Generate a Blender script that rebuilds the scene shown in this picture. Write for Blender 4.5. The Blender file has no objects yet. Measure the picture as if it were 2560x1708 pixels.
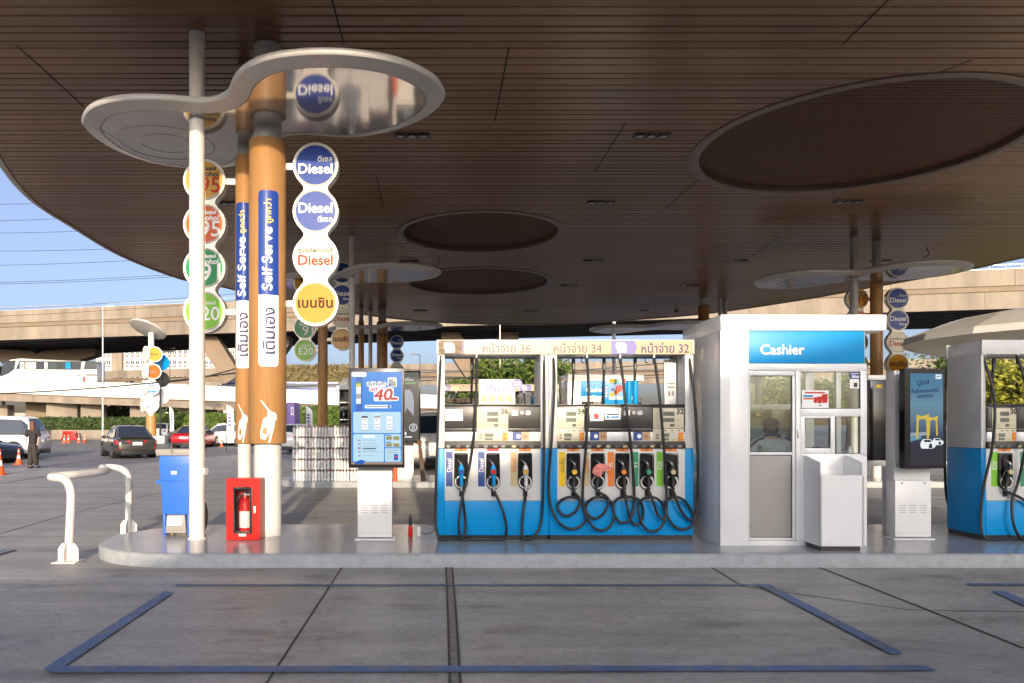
import bpy, bmesh, math, random
from mathutils import Vector, Matrix
random.seed(7)
SC = bpy.context.scene
COL = SC.collection
F, CX, CY, H = 1900.0, 1095.0, 1060.0, 1.55      # focal length and vanishing point in photo pixels, eye height in metres
R = math.radians
# ------------------------------------------------------------------ camera
cam = bpy.data.cameras.new('camera'); camo = bpy.data.objects.new('camera', cam); COL.objects.link(camo)
camo.location = (0, 0, H); camo.rotation_euler = (R(90), 0, 0)
cam.sensor_width = 36; cam.lens = F / 2560 * 36
cam.shift_x = (1280 - CX) / 2560; cam.shift_y = (CY - 854) / 2560
cam.clip_end = 2000; SC.camera = camo
# ------------------------------------------------------------------ sky, sun, exposure
EL, AZ = 13.5, 4.0                               # sun low behind the camera, a touch to the right
sv = Vector((math.sin(R(AZ)) * math.cos(R(EL)), -math.cos(R(AZ)) * math.cos(R(EL)), math.sin(R(EL))))
W = bpy.data.worlds.new('World'); SC.world = W; W.use_nodes = True
wn = W.node_tree.nodes; wl = W.node_tree.links
sky = wn.new('ShaderNodeTexSky'); sky.sky_type = 'NISHITA'; sky.sun_disc = False
sky.sun_elevation = R(EL); sky.sun_rotation = math.atan2(sv.x, sv.y); sky.air_density = 0.6; sky.dust_density = 4.2; sky.ozone_density = 2.5
hz = wn.new('ShaderNodeVectorMath'); hz.operation = 'ADD'; hz.inputs[1].default_value = (.50,.27,.06)   # warm dusty evening haze over the whole sky
wl.new(sky.outputs[0], hz.inputs[0]); wl.new(hz.outputs[0], wn['Background'].inputs[0]); wn['Background'].inputs[1].default_value = 0.15
sl = bpy.data.lights.new('sun', 'SUN'); so = bpy.data.objects.new('sun', sl); COL.objects.link(so)
sl.energy = 2.6; sl.angle = R(0.6); sl.color = (1.0, 0.80, 0.58)
so.rotation_euler = sv.to_track_quat('Z', 'Y').to_euler(); so.location = (0, -30, 20)
SC.view_settings.view_transform = 'Standard'; SC.view_settings.look = 'None'
SC.view_settings.exposure = 0.92; SC.view_settings.gamma = 1.0; SC.view_settings.use_curve_mapping = False
SC.cycles.use_denoising = True; SC.cycles.max_bounces = 8; SC.cycles.diffuse_bounces = 4; SC.cycles.glossy_bounces = 4
SC.cycles.transparent_max_bounces = 12; SC.cycles.sample_clamp_indirect = 8; SC.cycles.caustics_reflective = False; SC.cycles.caustics_refractive = False
# ------------------------------------------------------------------ helpers
def X(px, d): return (px - CX) / F * d
def Z(py, d): return H - (py - CY) / F * d
def on(px, py, z):                                 # photo pixel -> point at height z
    d = (z - H) * F / (CY - py); return (X(px, d), d)
TX = {}
_tc = bpy.data.curves.new('lettering', 'FONT'); _to = bpy.data.objects.new('lettering', _tc); COL.objects.link(_to); _tc.resolution_u = 3
def glyphs(s):
    if s not in TX:
        _tc.body = s
        dg = bpy.context.evaluated_depsgraph_get(); dg.update()
        e = _to.evaluated_get(dg); m = e.to_mesh()
        vs = [(v.co.x, v.co.y) for v in m.vertices]; fs = [tuple(p.vertices) for p in m.polygons]; e.to_mesh_clear()
        x0 = min(v[0] for v in vs); x1 = max(v[0] for v in vs); y0 = min(v[1] for v in vs); y1 = max(v[1] for v in vs)
        TX[s] = ([(a - (x0 + x1) / 2, b - (y0 + y1) / 2) for a, b in vs], fs, x1 - x0, y1 - y0)
    return TX[s]
for _s in ['Diesel','ดีเซล','ซูเปอร์พาวเวอร์','เบนซิน','แก๊สโซฮอล์','Gasohol','95','91','E20','Self Serve','ถูกกว่า','เติมเอง','หน้าจ่าย 36','หน้าจ่าย 34','หน้าจ่าย 32',
           'Cashier','36','34','32','30','คุ้มทันที!','ลด','40','ถังทราย','ดูแล','คันในครอบครัว','ของคุณ','ด้วยมาตรฐานระดับโลก','blue','125000','92235','388','OR','AUTO','พร้อม','8','ไม่มี','pttstation','ptt']:
    glyphs(_s)
bpy.data.objects.remove(_to)
MATS = {}
def mat(key, col, rough=.5, metal=0., var=0., vs=6., bump=0., bs=60., coat=0., spec=.5, emit=0., vec=None, stretch=None, cr=.05):
    m = bpy.data.materials.new(key); m.use_nodes = True; MATS[key] = m
    n = m.node_tree.nodes; l = m.node_tree.links; b = n['Principled BSDF']
    b.inputs['Base Color'].default_value = (*col, 1); b.inputs['Roughness'].default_value = rough; b.inputs['Metallic'].default_value = metal
    b.inputs['Specular IOR Level'].default_value = spec
    if coat: b.inputs['Coat Weight'].default_value = coat; b.inputs['Coat Roughness'].default_value = cr
    if emit:
        b.inputs['Emission Color'].default_value = (*col, 1); b.inputs['Emission Strength'].default_value = emit
    if var or bump:
        tc = n.new('ShaderNodeTexCoord'); mp = n.new('ShaderNodeMapping'); l.new(tc.outputs['Object'], mp.inputs[0])
        if stretch: mp.inputs['Scale'].default_value = stretch
    if var:
        t = n.new('ShaderNodeTexNoise'); t.inputs['Scale'].default_value = vs; t.inputs['Detail'].default_value = 5; t.inputs['Roughness'].default_value = .6; l.new(mp.outputs[0], t.inputs[0])
        r = n.new('ShaderNodeMapRange'); r.inputs[1].default_value = .3; r.inputs[2].default_value = .7; r.inputs[3].default_value = 1 - var; r.inputs[4].default_value = 1 + var; l.new(t.outputs[0], r.inputs[0])
        mx = n.new('ShaderNodeVectorMath'); mx.operation = 'SCALE'; mx.inputs[0].default_value = col; l.new(r.outputs[0], mx.inputs['Scale']); l.new(mx.outputs[0], b.inputs['Base Color'])
        rr = n.new('ShaderNodeMapRange'); rr.inputs[3].default_value = max(.02, rough * (1 - var * .8)); rr.inputs[4].default_value = min(1, rough * (1 + var * .8)); l.new(t.outputs[0], rr.inputs[0]); l.new(rr.outputs[0], b.inputs['Roughness'])
    if bump:
        t2 = n.new('ShaderNodeTexNoise'); t2.inputs['Scale'].default_value = bs; t2.inputs['Detail'].default_value = 3; l.new(mp.outputs[0], t2.inputs[0])
        bp = n.new('ShaderNodeBump'); bp.inputs['Strength'].default_value = bump; bp.inputs['Distance'].default_value = .02; l.new(t2.outputs[0], bp.inputs['Height']); l.new(bp.outputs[0], b.inputs['Normal'])
    return m
class MB:
    def __init__(s): s.v = []; s.f = []; s.k = []; s.mats = []
    def add(s, vs, fs, m):
        if m not in s.mats: s.mats.append(m)
        i = s.mats.index(m); o = len(s.v); s.v += [tuple(a) for a in vs]
        for f in fs: s.f.append(tuple(o + a for a in f)); s.k.append(i)
        return s
    def box(s, x0, y0, z0, x1, y1, z1, m):
        if x0 > x1: x0, x1 = x1, x0
        if y0 > y1: y0, y1 = y1, y0
        if z0 > z1: z0, z1 = z1, z0
        return s.add([(x0,y0,z0),(x1,y0,z0),(x1,y1,z0),(x0,y1,z0),(x0,y0,z1),(x1,y0,z1),(x1,y1,z1),(x0,y1,z1)],
              [(0,3,2,1),(4,5,6,7),(0,1,5,4),(1,2,6,5),(2,3,7,6),(3,0,4,7)], m)
    def pbox(s, px0, py0, px1, py1, d, t, m):          # box whose front face spans photo pixels at depth d
        return s.box(X(px0,d), d, Z(py1,d), X(px1,d), d + t, Z(py0,d), m)
    def quad(s, a, b, c, d, m): return s.add([a,b,c,d], [(0,1,2,3)], m)
    def rect(s, px0, py0, px1, py1, d, k, m):          # flat patch a hair in front of depth d
        x0, x1, z0, z1 = X(px0,d), X(px1,d), Z(py1,d), Z(py0,d); y = d - k
        return s.quad((x0,y,z0),(x1,y,z0),(x1,y,z1),(x0,y,z1), m)
    def prism(s, poly, y0, y1, m):                     # polygon in x,z pushed along y
        a = sum(poly[i][0]*poly[(i+1)%len(poly)][1]-poly[(i+1)%len(poly)][0]*poly[i][1] for i in range(len(poly)))
        if a < 0: poly = poly[::-1]
        n = len(poly); vs = [(x,y0,z) for x,z in poly] + [(x,y1,z) for x,z in poly]
        fs = [tuple(range(n)), tuple(range(2*n-1, n-1, -1))] + [(j, i, n+i, n+j) for i in range(n) for j in [(i+1)%n]]
        return s.add(vs, fs, m)
    def hprism(s, poly, z0, z1, m, bottom=True, top=True):
        a = sum(poly[i][0]*poly[(i+1)%len(poly)][1]-poly[(i+1)%len(poly)][0]*poly[i][1] for i in range(len(poly)))
        if a < 0: poly = poly[::-1]
        n = len(poly); vs = [(x,y,z0) for x,y in poly] + [(x,y,z1) for x,y in poly]
        fs = [(i, (i+1)%n, n+(i+1)%n, n+i) for i in range(n)]
        if bottom: fs.append(tuple(range(n-1,-1,-1)))
        if top: fs.append(tuple(range(n, 2*n)))
        return s.add(vs, fs, m)
    def loops(s, ls, m, c0=False, c1=False, close=True):   # skin between equal-length point loops
        n = len(ls[0]); vs = [p for L in ls for p in L]; fs = []
        for a in range(len(ls)-1):
            for i in range(n if close else n-1):
                j = (i+1) % n; fs.append((a*n+i, a*n+j, (a+1)*n+j, (a+1)*n+i))
        if c0: fs.append(tuple(range(n-1,-1,-1)))
        if c1: fs.append(tuple(range((len(ls)-1)*n, len(ls)*n)))
        return s.add(vs, fs, m)
    def cyl(s, p0, p1, r0, m, r1=None, n=16, cap=True):
        r1 = r0 if r1 is None else r1; p0, p1 = Vector(p0), Vector(p1); q = (p1-p0).to_track_quat('Z','Y')
        ls = [[p + q @ Vector((r*math.cos(2*math.pi*i/n), r*math.sin(2*math.pi*i/n), 0)) for i in range(n)] for p, r in ((p0,r0),(p1,r1))]
        return s.loops(ls, m, cap, cap)
    def lathe(s, x, y, prof, m, n=24):                 # prof = [(r,z)] bottom to top
        return s.loops([[(x+r*math.cos(2*math.pi*i/n), y+r*math.sin(2*math.pi*i/n), z) for i in range(n)] for r, z in prof], m, True, True)
    def tube(s, pts, r, m, n=8, sub=6, closed=False):
        P = [Vector(p) for p in pts]
        if sub > 1: P = crom(P, sub)
        ls = []; up = Vector((0,1,.01))
        for i, p in enumerate(P):
            t = (P[min(i+1,len(P)-1)] - P[max(i-1,0)])
            t = t.normalized() if t.length > 1e-9 else Vector((0,0,1))
            a = up - t*up.dot(t)
            a = a.normalized() if a.length > 1e-4 else t.orthogonal().normalized(); b = t.cross(a); up = a
            ls.append([p + (a*math.cos(2*math.pi*k/n) + b*math.sin(2*math.pi*k/n))*r for k in range(n)])
        return s.loops(ls, m, True, True)
    def disc(s, x, z, y, r, m, n=40, ry=None): # flat round face looking at -y
        return s.add([(x+r*math.cos(2*math.pi*i/n), y, z+(ry or r)*math.sin(2*math.pi*i/n)) for i in range(n)], [tuple(range(n))], m)
    def text(s, t, mp, w=None, h=None, m='ink', rot=0, bold=0.0, cut=0):
        vs, fs, tw, th = glyphs(t)
        if cut:                                        # slice long letter faces so that they can bend round a column
            bm = bmesh.new(); bv = [bm.verts.new((p[0],p[1],0)) for p in vs]
            for f in fs:
                try: bm.faces.new([bv[i] for i in f])
                except ValueError: pass
            for i in range(1, cut): bmesh.ops.bisect_plane(bm, geom=bm.verts[:]+bm.edges[:]+bm.faces[:], plane_co=(0,-th/2+th*i/cut,0), plane_no=(0,1,0))
            bm.verts.index_update(); vs = [(v.co.x,v.co.y) for v in bm.verts]; fs = [tuple(v.index for v in f.verts) for f in bm.faces]; bm.free()
        sx = w/tw if w else h/th; sy = h/th if h else sx
        offs = [(0,0)] if not bold else [(0,0),(bold,0),(-bold,0),(0,bold),(0,-bold)]
        for k, (ox, oz) in enumerate(offs):
            P = [(a*sx+ox, b*sy+oz) for a, b in vs]
            if rot: P = [(-b, a) for a, b in P]
            s.add([mp(a, b, k*.0002) for a, b in P], fs, m)
        return s
def front(px, py, d, k=.003):
    x, z = X(px,d), Z(py,d); return lambda u, v, e: (x+u, d-k-e, z+v)
def wrap(cx, cy, r, x, z, k=.003):                    # onto a column standing at cx, cy; x = arc position
    def f(u, v, e):
        a = (x+u)/r; q = r+k+e; return (cx+q*math.sin(a), cy-q*math.cos(a), z+v)
    return f
def crom(P, sub, closed=False):
    out = []; n = len(P)
    for i in range(n if closed else n-1):
        g = (lambda k: P[k % n]) if closed else (lambda k: P[max(0,min(n-1,k))])
        a, b, c, d = g(i-1), g(i), g(i+1), g(i+2)
        for k in range(sub):
            t = k/sub; out.append(.5*((2*b)+(c-a)*t+(2*a-5*b+4*c-d)*t*t+(3*b-a-3*c+d)*t**3))
    if not closed: out.append(P[-1])
    return out
def wl_(o):
    v = Vector((0,0,0))
    while o: v += o.location; o = o.parent
    return v
def obj(name, mb, parent=None, smooth=True, bevel=0., base=None, ang=35):
    me = bpy.data.meshes.new(name)
    org = wl_(parent) if parent else Vector(base or (0,0,0))
    me.from_pydata([(a-org.x, b-org.y, c-org.z) for a, b, c in mb.v], [], mb.f)
    for k in mb.mats: me.materials.append(MATS[k])
    me.polygons.foreach_set('material_index', mb.k)
    if bevel:
        bm = bmesh.new(); bm.from_mesh(me); bmesh.ops.remove_doubles(bm, verts=bm.verts, dist=1e-6)
        es = [e for e in bm.edges if len(e.link_faces) == 2 and e.calc_face_angle(0) > R(30)]
        bmesh.ops.bevel(bm, geom=es, offset=bevel, segments=2, profile=.6, affect='EDGES', clamp_overlap=True); bm.to_mesh(me); bm.free()
    if smooth:
        me.polygons.foreach_set('use_smooth', [True]*len(me.polygons)); me.set_sharp_from_angle(angle=R(ang))
    me.update()
    o = bpy.data.objects.new(name, me); COL.objects.link(o)
    if parent: o.parent = parent
    else: o.location = org
    return o
def tag(o, label, cat, group=None):
    o['label'] = label; o['category'] = cat
    if group: o['group'] = group
    return o
def thing(name, label, cat, loc, group=None):
    o = bpy.data.objects.new(name, None); o.empty_display_size = .1; COL.objects.link(o); o.location = loc
    return tag(o, label, cat, group)
def struct(name, mb, **kw):
    o = obj(name, mb, **kw); o['kind'] = 'structure'; return o
def dup(o, off, label=None, parent=None):
    c = o.copy(); COL.objects.link(c)
    if parent: c.parent = parent
    else: c.location = o.location + Vector(off)
    if label: c['label'] = label
    for ch in [x for x in o.children]: dup(ch, (0,0,0), None, c)
    return c
# ------------------------------------------------------------------ materials
mat('white', (.80,.79,.77), .32, var=.05, vs=3, coat=.3)
mat('kiosk_white', (.78,.78,.775), .22, var=.06, vs=1.4, coat=.5)
mat('white_paint', (.70,.675,.635), .38, var=.07, vs=8, bump=.03, bs=40)
mat('pump_white', (.62,.62,.60), .35, var=.09, vs=3, bump=.01, bs=12)
mat('blue', (.0,.28,.66), .35, var=.05, vs=3, spec=.25)
mat('sign_blue', (.0,.27,.62), .38, var=.02, vs=2, spec=.3)
mat('black', (.015,.015,.016), .4, var=.2, vs=10)
mat('gloss_black', (.012,.012,.014), .14)
mat('panel_dark', (.035,.033,.032), .3, var=.15, vs=4)
mat('rubber', (.018,.018,.019), .45, bump=.05, bs=200)
mat('metal', (.55,.54,.52), .35, metal=1, var=.1, vs=20)
mat('dark_metal', (.12,.12,.12), .45, metal=.8, var=.1, vs=20)
mat('alu', (.62,.62,.62), .4, metal=.4, var=.06, vs=6)
mat('cream', (.62,.56,.40), .4, var=.03, vs=5)
mat('lcd', (.14,.17,.13), .25)
mat('ink', (.02,.02,.025), .5)
mat('grey_ink', (.25,.24,.22), .5)
mat('brown_ink', (.09,.06,.07), .4)
mat('navy_ink', (.03,.025,.13), .5)
mat('white_ink', (.85,.85,.85), .4)
mat('red', (.54,.012,.008), .38, var=.05, vs=5, coat=.08, spec=.25)
mat('red_ink', (.55,.02,.02), .4)
mat('orange', (.75,.20,.02), .4); mat('yellow', (.80,.50,.0), .4); mat('green', (.02,.27,.12), .4); mat('lime', (.19,.50,.03), .4); mat('tan', (.52,.42,.22), .45)
mat('navy', (.02,.06,.25), .35); mat('peach', (.52,.31,.165), .3, coat=.35, cr=.18)
mat('s_navy', (.012,.05,.30), .4, coat=.4, cr=.15, spec=.15); mat('s_cream', (.80,.74,.60), .4, coat=.22, cr=.07, spec=.06); mat('s_yellow', (.58,.27,.02), .4, coat=.22, cr=.07, spec=.06); mat('s_gold', (.60,.33,.05), .4, coat=.22, cr=.07, spec=.06)
mat('s_orange', (.66,.12,.02), .4, coat=.22, cr=.07, spec=.06); mat('s_green', (.0,.28,.09), .4, coat=.22, cr=.07, spec=.06); mat('s_lime', (.20,.52,.03), .4, coat=.22, cr=.07, spec=.06); mat('s_frame', (.74,.71,.64), .3, metal=.15)
mat('sign_red', (.50,.045,.012), .5, spec=.2); mat('sign_ink', (.06,.03,.03), .6, spec=.1)
mat('violet', (.13,.12,.38), .4)
mat('timber', (.39,.205,.075), .42, var=.10, vs=4, bump=.04, bs=30, spec=.35, coat=.15, cr=.25, stretch=(6,6,.5))
mat('decal_blue', (.015,.055,.30), .45, coat=.12, cr=.12, spec=.2); mat('decal_white', (.82,.80,.78), .35)
mat('decal_yellow', (.85,.62,.05), .4)
mat('slat', (.165,.076,.029), .32, var=.16, vs=1.6, stretch=(.35,6,1), spec=1.0)
def board_tone(key, lo, hi, tint):
    n = MATS[key].node_tree.nodes; l = MATS[key].node_tree.links; b = n['Principled BSDF']; src = b.inputs['Base Color'].links[0].from_socket
    gm = n.new('ShaderNodeNewGeometry'); r = n.new('ShaderNodeMapRange'); r.inputs[3].default_value = lo; r.inputs[4].default_value = hi; l.new(gm.outputs['Random Per Island'], r.inputs[0])
    v = n.new('ShaderNodeVectorMath'); v.operation = 'SCALE'; l.new(src, v.inputs[0]); l.new(r.outputs[0], v.inputs['Scale']); l.new(v.outputs[0], b.inputs['Base Color']); b.inputs['Specular Tint'].default_value = (*tint, 1)
board_tone('slat', .80, 1.2, (1.0,.74,.52))
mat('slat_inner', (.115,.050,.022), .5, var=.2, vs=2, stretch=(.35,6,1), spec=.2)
mat('slat_gap', (.012,.009,.007), .8)
mat('trim', (.17,.115,.085), .35, metal=.2, var=.06, vs=2)
mat('fascia', (.42,.36,.30), .4, metal=.3)
mat('mirror', (.50,.475,.45), .07, metal=.7, var=.05, vs=2, bump=.06, bs=1.9)
mat('rim', (.52,.50,.48), .28, metal=.0, var=.04, vs=2)
mat('grey_paint', (.42,.42,.42), .4, var=.05, vs=6)
mat('kerb', (.365,.385,.395), .7, var=.13, vs=9, bump=.25, bs=70)
mat('island_top', (.30,.315,.335), .20, var=.10, vs=2.5, bump=.01, bs=8)
mat('tyre', (.02,.02,.02), .8); mat('rimsilver', (.45,.45,.46), .3, metal=.9)
mat('car_glass', (.02,.03,.05), .03, spec=.6)
mat('taillight', (.45,.01,.012), .15, coat=1); mat('headlight', (.7,.72,.75), .1, coat=1)
mat('paint_grey', (.10,.092,.085), .25, metal=.6, coat=1); mat('paint_red', (.42,.012,.02), .25, metal=.2, coat=1); mat('paint_white', (.78,.77,.76), .3, coat=1); mat('paint_dark', (.012,.02,.045), .2, metal=.4, coat=1)
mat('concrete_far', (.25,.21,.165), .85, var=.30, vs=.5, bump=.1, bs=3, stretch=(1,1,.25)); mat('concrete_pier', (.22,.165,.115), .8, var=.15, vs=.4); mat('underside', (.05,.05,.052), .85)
mat('barrier', (.74,.72,.68), .6, var=.04, vs=.5)
mat('bark', (.10,.07,.045), .9, var=.2, vs=8)
mat('cable', (.02,.02,.022), .7)
mat('hair_dark', (.018,.014,.012), .6); mat('skin', (.48,.30,.22), .5); mat('hair', (.11,.04,.022), .55, var=.3, vs=20); mat('cloth_black', (.022,.020,.022), .85, var=.2, vs=12); mat('cloth_brown', (.035,.028,.024), .85, var=.2, vs=12)
mat('cap_navy', (.015,.025,.14), .8); mat('shirt', (.50,.50,.56), .8, var=.05)
mat('cone', (.80,.10,.02), .5); mat('refl', (.8,.8,.8), .4)
mat('bin_blue', (.03,.15,.75), .4, var=.05, vs=6); mat('bin_grey', (.30,.285,.26), .5, var=.06, vs=8)
mat('cloth_pink', (.78,.27,.22), .9, bump=.3, bs=60)
mat('bottle', (.74,.74,.74), .15, spec=.8, var=.2, vs=18); mat('cap_mix', (.5,.06,.07), .4, var=.5, vs=9)
mat('purple', (.20,.10,.40), .4)
mat('steel', (.30,.29,.28), .45, metal=.6, var=.05, vs=2)
mat('stone_joint', (.06,.056,.05), .9, var=.3, vs=20); mat('joint_band', (.21,.20,.18), .85, var=.3, vs=15)
mat('glass_dark', (.03,.05,.06), .05, spec=.7)
mat('apt', (.55,.50,.45), .7, var=.04, vs=.3)
def glass(key, tint, refl):
    m = bpy.data.materials.new(key); m.use_nodes = True; MATS[key] = m; n = m.node_tree.nodes; l = m.node_tree.links
    n.remove(n['Principled BSDF']); t = n.new('ShaderNodeBsdfTransparent'); t.inputs[0].default_value = (*tint,1)
    g = n.new('ShaderNodeBsdfGlossy'); g.inputs['Roughness'].default_value = .02; f = n.new('ShaderNodeFresnel'); f.inputs[0].default_value = refl
    x = n.new('ShaderNodeMixShader'); l.new(f.outputs[0], x.inputs[0]); l.new(t.outputs[0], x.inputs[1]); l.new(g.outputs[0], x.inputs[2]); l.new(x.outputs[0], n['Material Output'].inputs[0])
glass('glass', (.86,.90,.88), 1.5); glass('film', (.93,.93,.94), 1.35); glass('glass_tint', (.45,.55,.52), 1.6)
def em(key, col, st):
    m = bpy.data.materials.new(key); m.use_nodes = True; MATS[key] = m; b = m.node_tree.nodes['Principled BSDF']
    b.inputs['Base Color'].default_value = (*[c*.1 for c in col],1); b.inputs['Roughness'].default_value = .2
    b.inputs['Emission Color'].default_value = (*col,1); b.inputs['Emission Strength'].default_value = st
ES = .46
for k, c in dict(e_blue=(.0,.22,.72), e_dblue=(.0,.10,.48), e_pale=(.44,.68,.86), e_white=(.85,.9,.95), e_red=(.55,.01,.02), e_navy=(.01,.02,.14), e_olive=(.35,.38,.20), e_grey=(.30,.34,.42), e_gold=(.62,.46,.06), e_teal=(.10,.30,.42), e_dark=(.01,.015,.03), e_green=(.1,.3,.1), e_yellow=(.6,.55,.05), e_brown=(.36,.22,.12), e_dgrey=(.03,.036,.04)).items(): em(k, c, ES)
def ramp_screen():
    m = bpy.data.materials.new('e_ramp'); m.use_nodes = True; MATS['e_ramp'] = m; n = m.node_tree.nodes; l = m.node_tree.links; b = n['Principled BSDF']
    tc = n.new('ShaderNodeTexCoord'); sp = n.new('ShaderNodeSeparateXYZ'); cr = n.new('ShaderNodeValToRGB')
    l.new(tc.outputs['Generated'], sp.inputs[0]); l.new(sp.outputs[2], cr.inputs[0]); e = cr.color_ramp.elements
    e[0].position = 0; e[0].color = (.008,.012,.03,1); e[1].position = 1; e[1].color = (.02,.26,.50,1)
    for p, c in ((.22,(.006,.012,.05,1)),(.33,(.03,.07,.18,1)),(.48,(.13,.28,.45,1)),(.65,(.18,.42,.60,1)),(.85,(.05,.30,.55,1))): q = e.new(p); q.color = c
    l.new(cr.outputs[0], b.inputs['Emission Color']); b.inputs['Emission Strength'].default_value = ES*.6; b.inputs['Base Color'].default_value = (.02,.02,.02,1); b.inputs['Roughness'].default_value = .15
ramp_screen()
def ground_mat(key, c1, c2, rough, grid=None):
    m = bpy.data.materials.new(key); m.use_nodes = True; MATS[key] = m; n = m.node_tree.nodes; l = m.node_tree.links; b = n['Principled BSDF']
    tc = n.new('ShaderNodeTexCoord')
    def noise(sc, det, st=(1,1,1), rg=.6):
        mp = n.new('ShaderNodeMapping'); mp.inputs['Scale'].default_value = st; l.new(tc.outputs['Object'], mp.inputs[0])
        t = n.new('ShaderNodeTexNoise'); t.inputs['Scale'].default_value = sc; t.inputs['Detail'].default_value = det; t.inputs['Roughness'].default_value = rg; l.new(mp.outputs[0], t.inputs[0]); return t.outputs[0]
    def mr(s, a, b_, c, d):
        r = n.new('ShaderNodeMapRange'); r.inputs[1].default_value = a; r.inputs[2].default_value = b_; r.inputs[3].default_value = c; r.inputs[4].default_value = d; l.new(s, r.inputs[0]); return r.outputs[0]
    big = noise(.35, 6); mid = noise(2.2, 8, (1,1.6,1), .7); fine = noise(45, 4); spots = noise(1.1, 9, (1,2.2,1), .55)
    mx = n.new('ShaderNodeMix'); mx.data_type = 'RGBA'; mx.inputs[6].default_value = (*c1,1); mx.inputs[7].default_value = (*c2,1); l.new(mr(big,.35,.65,0,1), mx.inputs[0])
    def mul(a, fac):
        v = n.new('ShaderNodeVectorMath'); v.operation = 'SCALE'; l.new(a, v.inputs[0]); l.new(fac, v.inputs['Scale']); return v.outputs[0]
    c = mul(mx.outputs[2], mr(mid,.3,.7,.74,1.26)); c = mul(c, mr(noise(14,6,(1,1,1),.75),.3,.7,.80,1.2)); c = mul(c, mr(fine,.3,.7,.88,1.12)); c = mul(c, mr(spots,.56,.70,1,.60)); c = mul(c, mr(noise(7,6,(1,1,1),.5),.66,.74,1,.55)); c = mul(c, mr(noise(.8,4,(.22,2.6,1),.55),.35,.7,.80,1.14)); c = mul(c, mr(noise(2.6,5,(.3,3,1),.6),.60,.75,1,.76))
    vo = n.new('ShaderNodeTexVoronoi'); vo.inputs['Scale'].default_value = 2.3; l.new(tc.outputs['Object'], vo.inputs['Vector']); c = mul(c, mr(vo.outputs['Distance'],.03,.07,.5,1))
    l.new(c, b.inputs['Base Color']); l.new(mr(mid,.3,.7,rough*.8,rough*1.2), b.inputs['Roughness'])
    bp = n.new('ShaderNodeBump'); bp.inputs['Strength'].default_value = .12; bp.inputs['Distance'].default_value = .01; l.new(fine, bp.inputs['Height']); l.new(bp.outputs[0], b.inputs['Normal'])
ground_mat('apron', (.315,.315,.305), (.38,.37,.345), .52)
ground_mat('asphalt', (.17,.17,.182), (.215,.21,.21), .55)  # asphalt; darker bluish tone also stands in for shade on the far-left road
def worn_paint():
    ground_mat('paint_blue', (.075,.145,.31), (.105,.18,.35), .6)
    n = MATS['paint_blue'].node_tree.nodes; l = MATS['paint_blue'].node_tree.links; b = n['Principled BSDF']; src = b.inputs['Base Color'].links[0].from_socket
    tc = n.new('ShaderNodeTexCoord'); t = n.new('ShaderNodeTexNoise'); t.inputs['Scale'].default_value = 6; t.inputs['Detail'].default_value = 10; t.inputs['Roughness'].default_value = .75; l.new(tc.outputs['Object'], t.inputs[0])
    r = n.new('ShaderNodeMapRange'); r.inputs[1].default_value = .50; r.inputs[2].default_value = .64; r.inputs[4].default_value = .85; l.new(t.outputs[0], r.inputs[0])
    mx = n.new('ShaderNodeMix'); mx.data_type = 'RGBA'; l.new(r.outputs[0], mx.inputs[0]); l.new(src, mx.inputs[6]); mx.inputs[7].default_value = (.21,.20,.19,1); l.new(mx.outputs[2], b.inputs['Base Color'])
worn_paint()
def leaf(key, a, b_):
    m = bpy.data.materials.new(key); m.use_nodes = True; MATS[key] = m; n = m.node_tree.nodes; l = m.node_tree.links; p = n['Principled BSDF']
    g = n.new('ShaderNodeNewGeometry'); cr = n.new('ShaderNodeValToRGB'); cr.color_ramp.elements[0].color = (*a,1); cr.color_ramp.elements[1].color = (*b_,1)
    l.new(g.outputs['Random Per Island'], cr.inputs[0]); l.new(cr.outputs[0], p.inputs['Base Color']); p.inputs['Roughness'].default_value = .6
    p.inputs['Transmission Weight'].default_value = 0
leaf('leaf', (.03,.062,.012), (.13,.19,.03)); leaf('leaf_yellow', (.10,.14,.01), (.40,.38,.04)); leaf('leaf_hedge', (.018,.036,.010), (.065,.10,.02)); leaf('leaf_dry', (.10,.09,.04), (.28,.22,.11))
# ------------------------------------------------------------------ ground
def sheet(name, poly, z, m):
    mb = MB(); a = sum(poly[i][0]*poly[(i+1)%len(poly)][1]-poly[(i+1)%len(poly)][0]*poly[i][1] for i in range(len(poly)))
    if a < 0: poly = poly[::-1]
    mb.add([(x,y,z) for x,y in poly], [tuple(range(len(poly)))], m); return struct(name, mb, smooth=False)
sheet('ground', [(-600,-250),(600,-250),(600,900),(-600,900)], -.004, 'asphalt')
sheet('forecourt_pavement', [(-15,-16),(40,-16),(40,44),(-9,44),(-12.3,26.8),(-22,25.4),(-30,24),(-30,-16)], .0, 'apron')
def g(px, py): d = F*H/(py-CY); return (X(px,d), d)
def strip(mb, pts, w, z, m):
    L = []
    for i, p in enumerate(pts):
        a = Vector(pts[max(i-1,0)]); b = Vector(pts[min(i+1,len(pts)-1)]); t = (b-a).normalized(); n_ = Vector((-t.y,t.x))*w/2
        L.append(((p[0]-n_.x,p[1]-n_.y,z),(p[0]+n_.x,p[1]+n_.y,z)))
    for a, b in zip(L, L[1:]): mb.add([a[0],b[0],b[1],a[1]], [(0,1,2,3)], m)
mb = MB()
strip(mb, [g(855,1419), g(667,1708), (-1.6,3.0)], .016, .004, 'stone_joint')
strip(mb, [(.12,8.19),(.115,6),(.10,4.2),(.1,3)], .085, .004, 'joint_band')
strip(mb, [(.085,8.19),(.08,6),(.07,4.2),(.07,3)], .016, .008, 'stone_joint'); strip(mb, [(.152,8.19),(.145,6),(.13,4.2),(.13,3)], .014, .008, 'stone_joint')
strip(mb, [g(1778,1419), g(1858,1467), g(1900,1472)], .02, .004, 'stone_joint')
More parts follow.
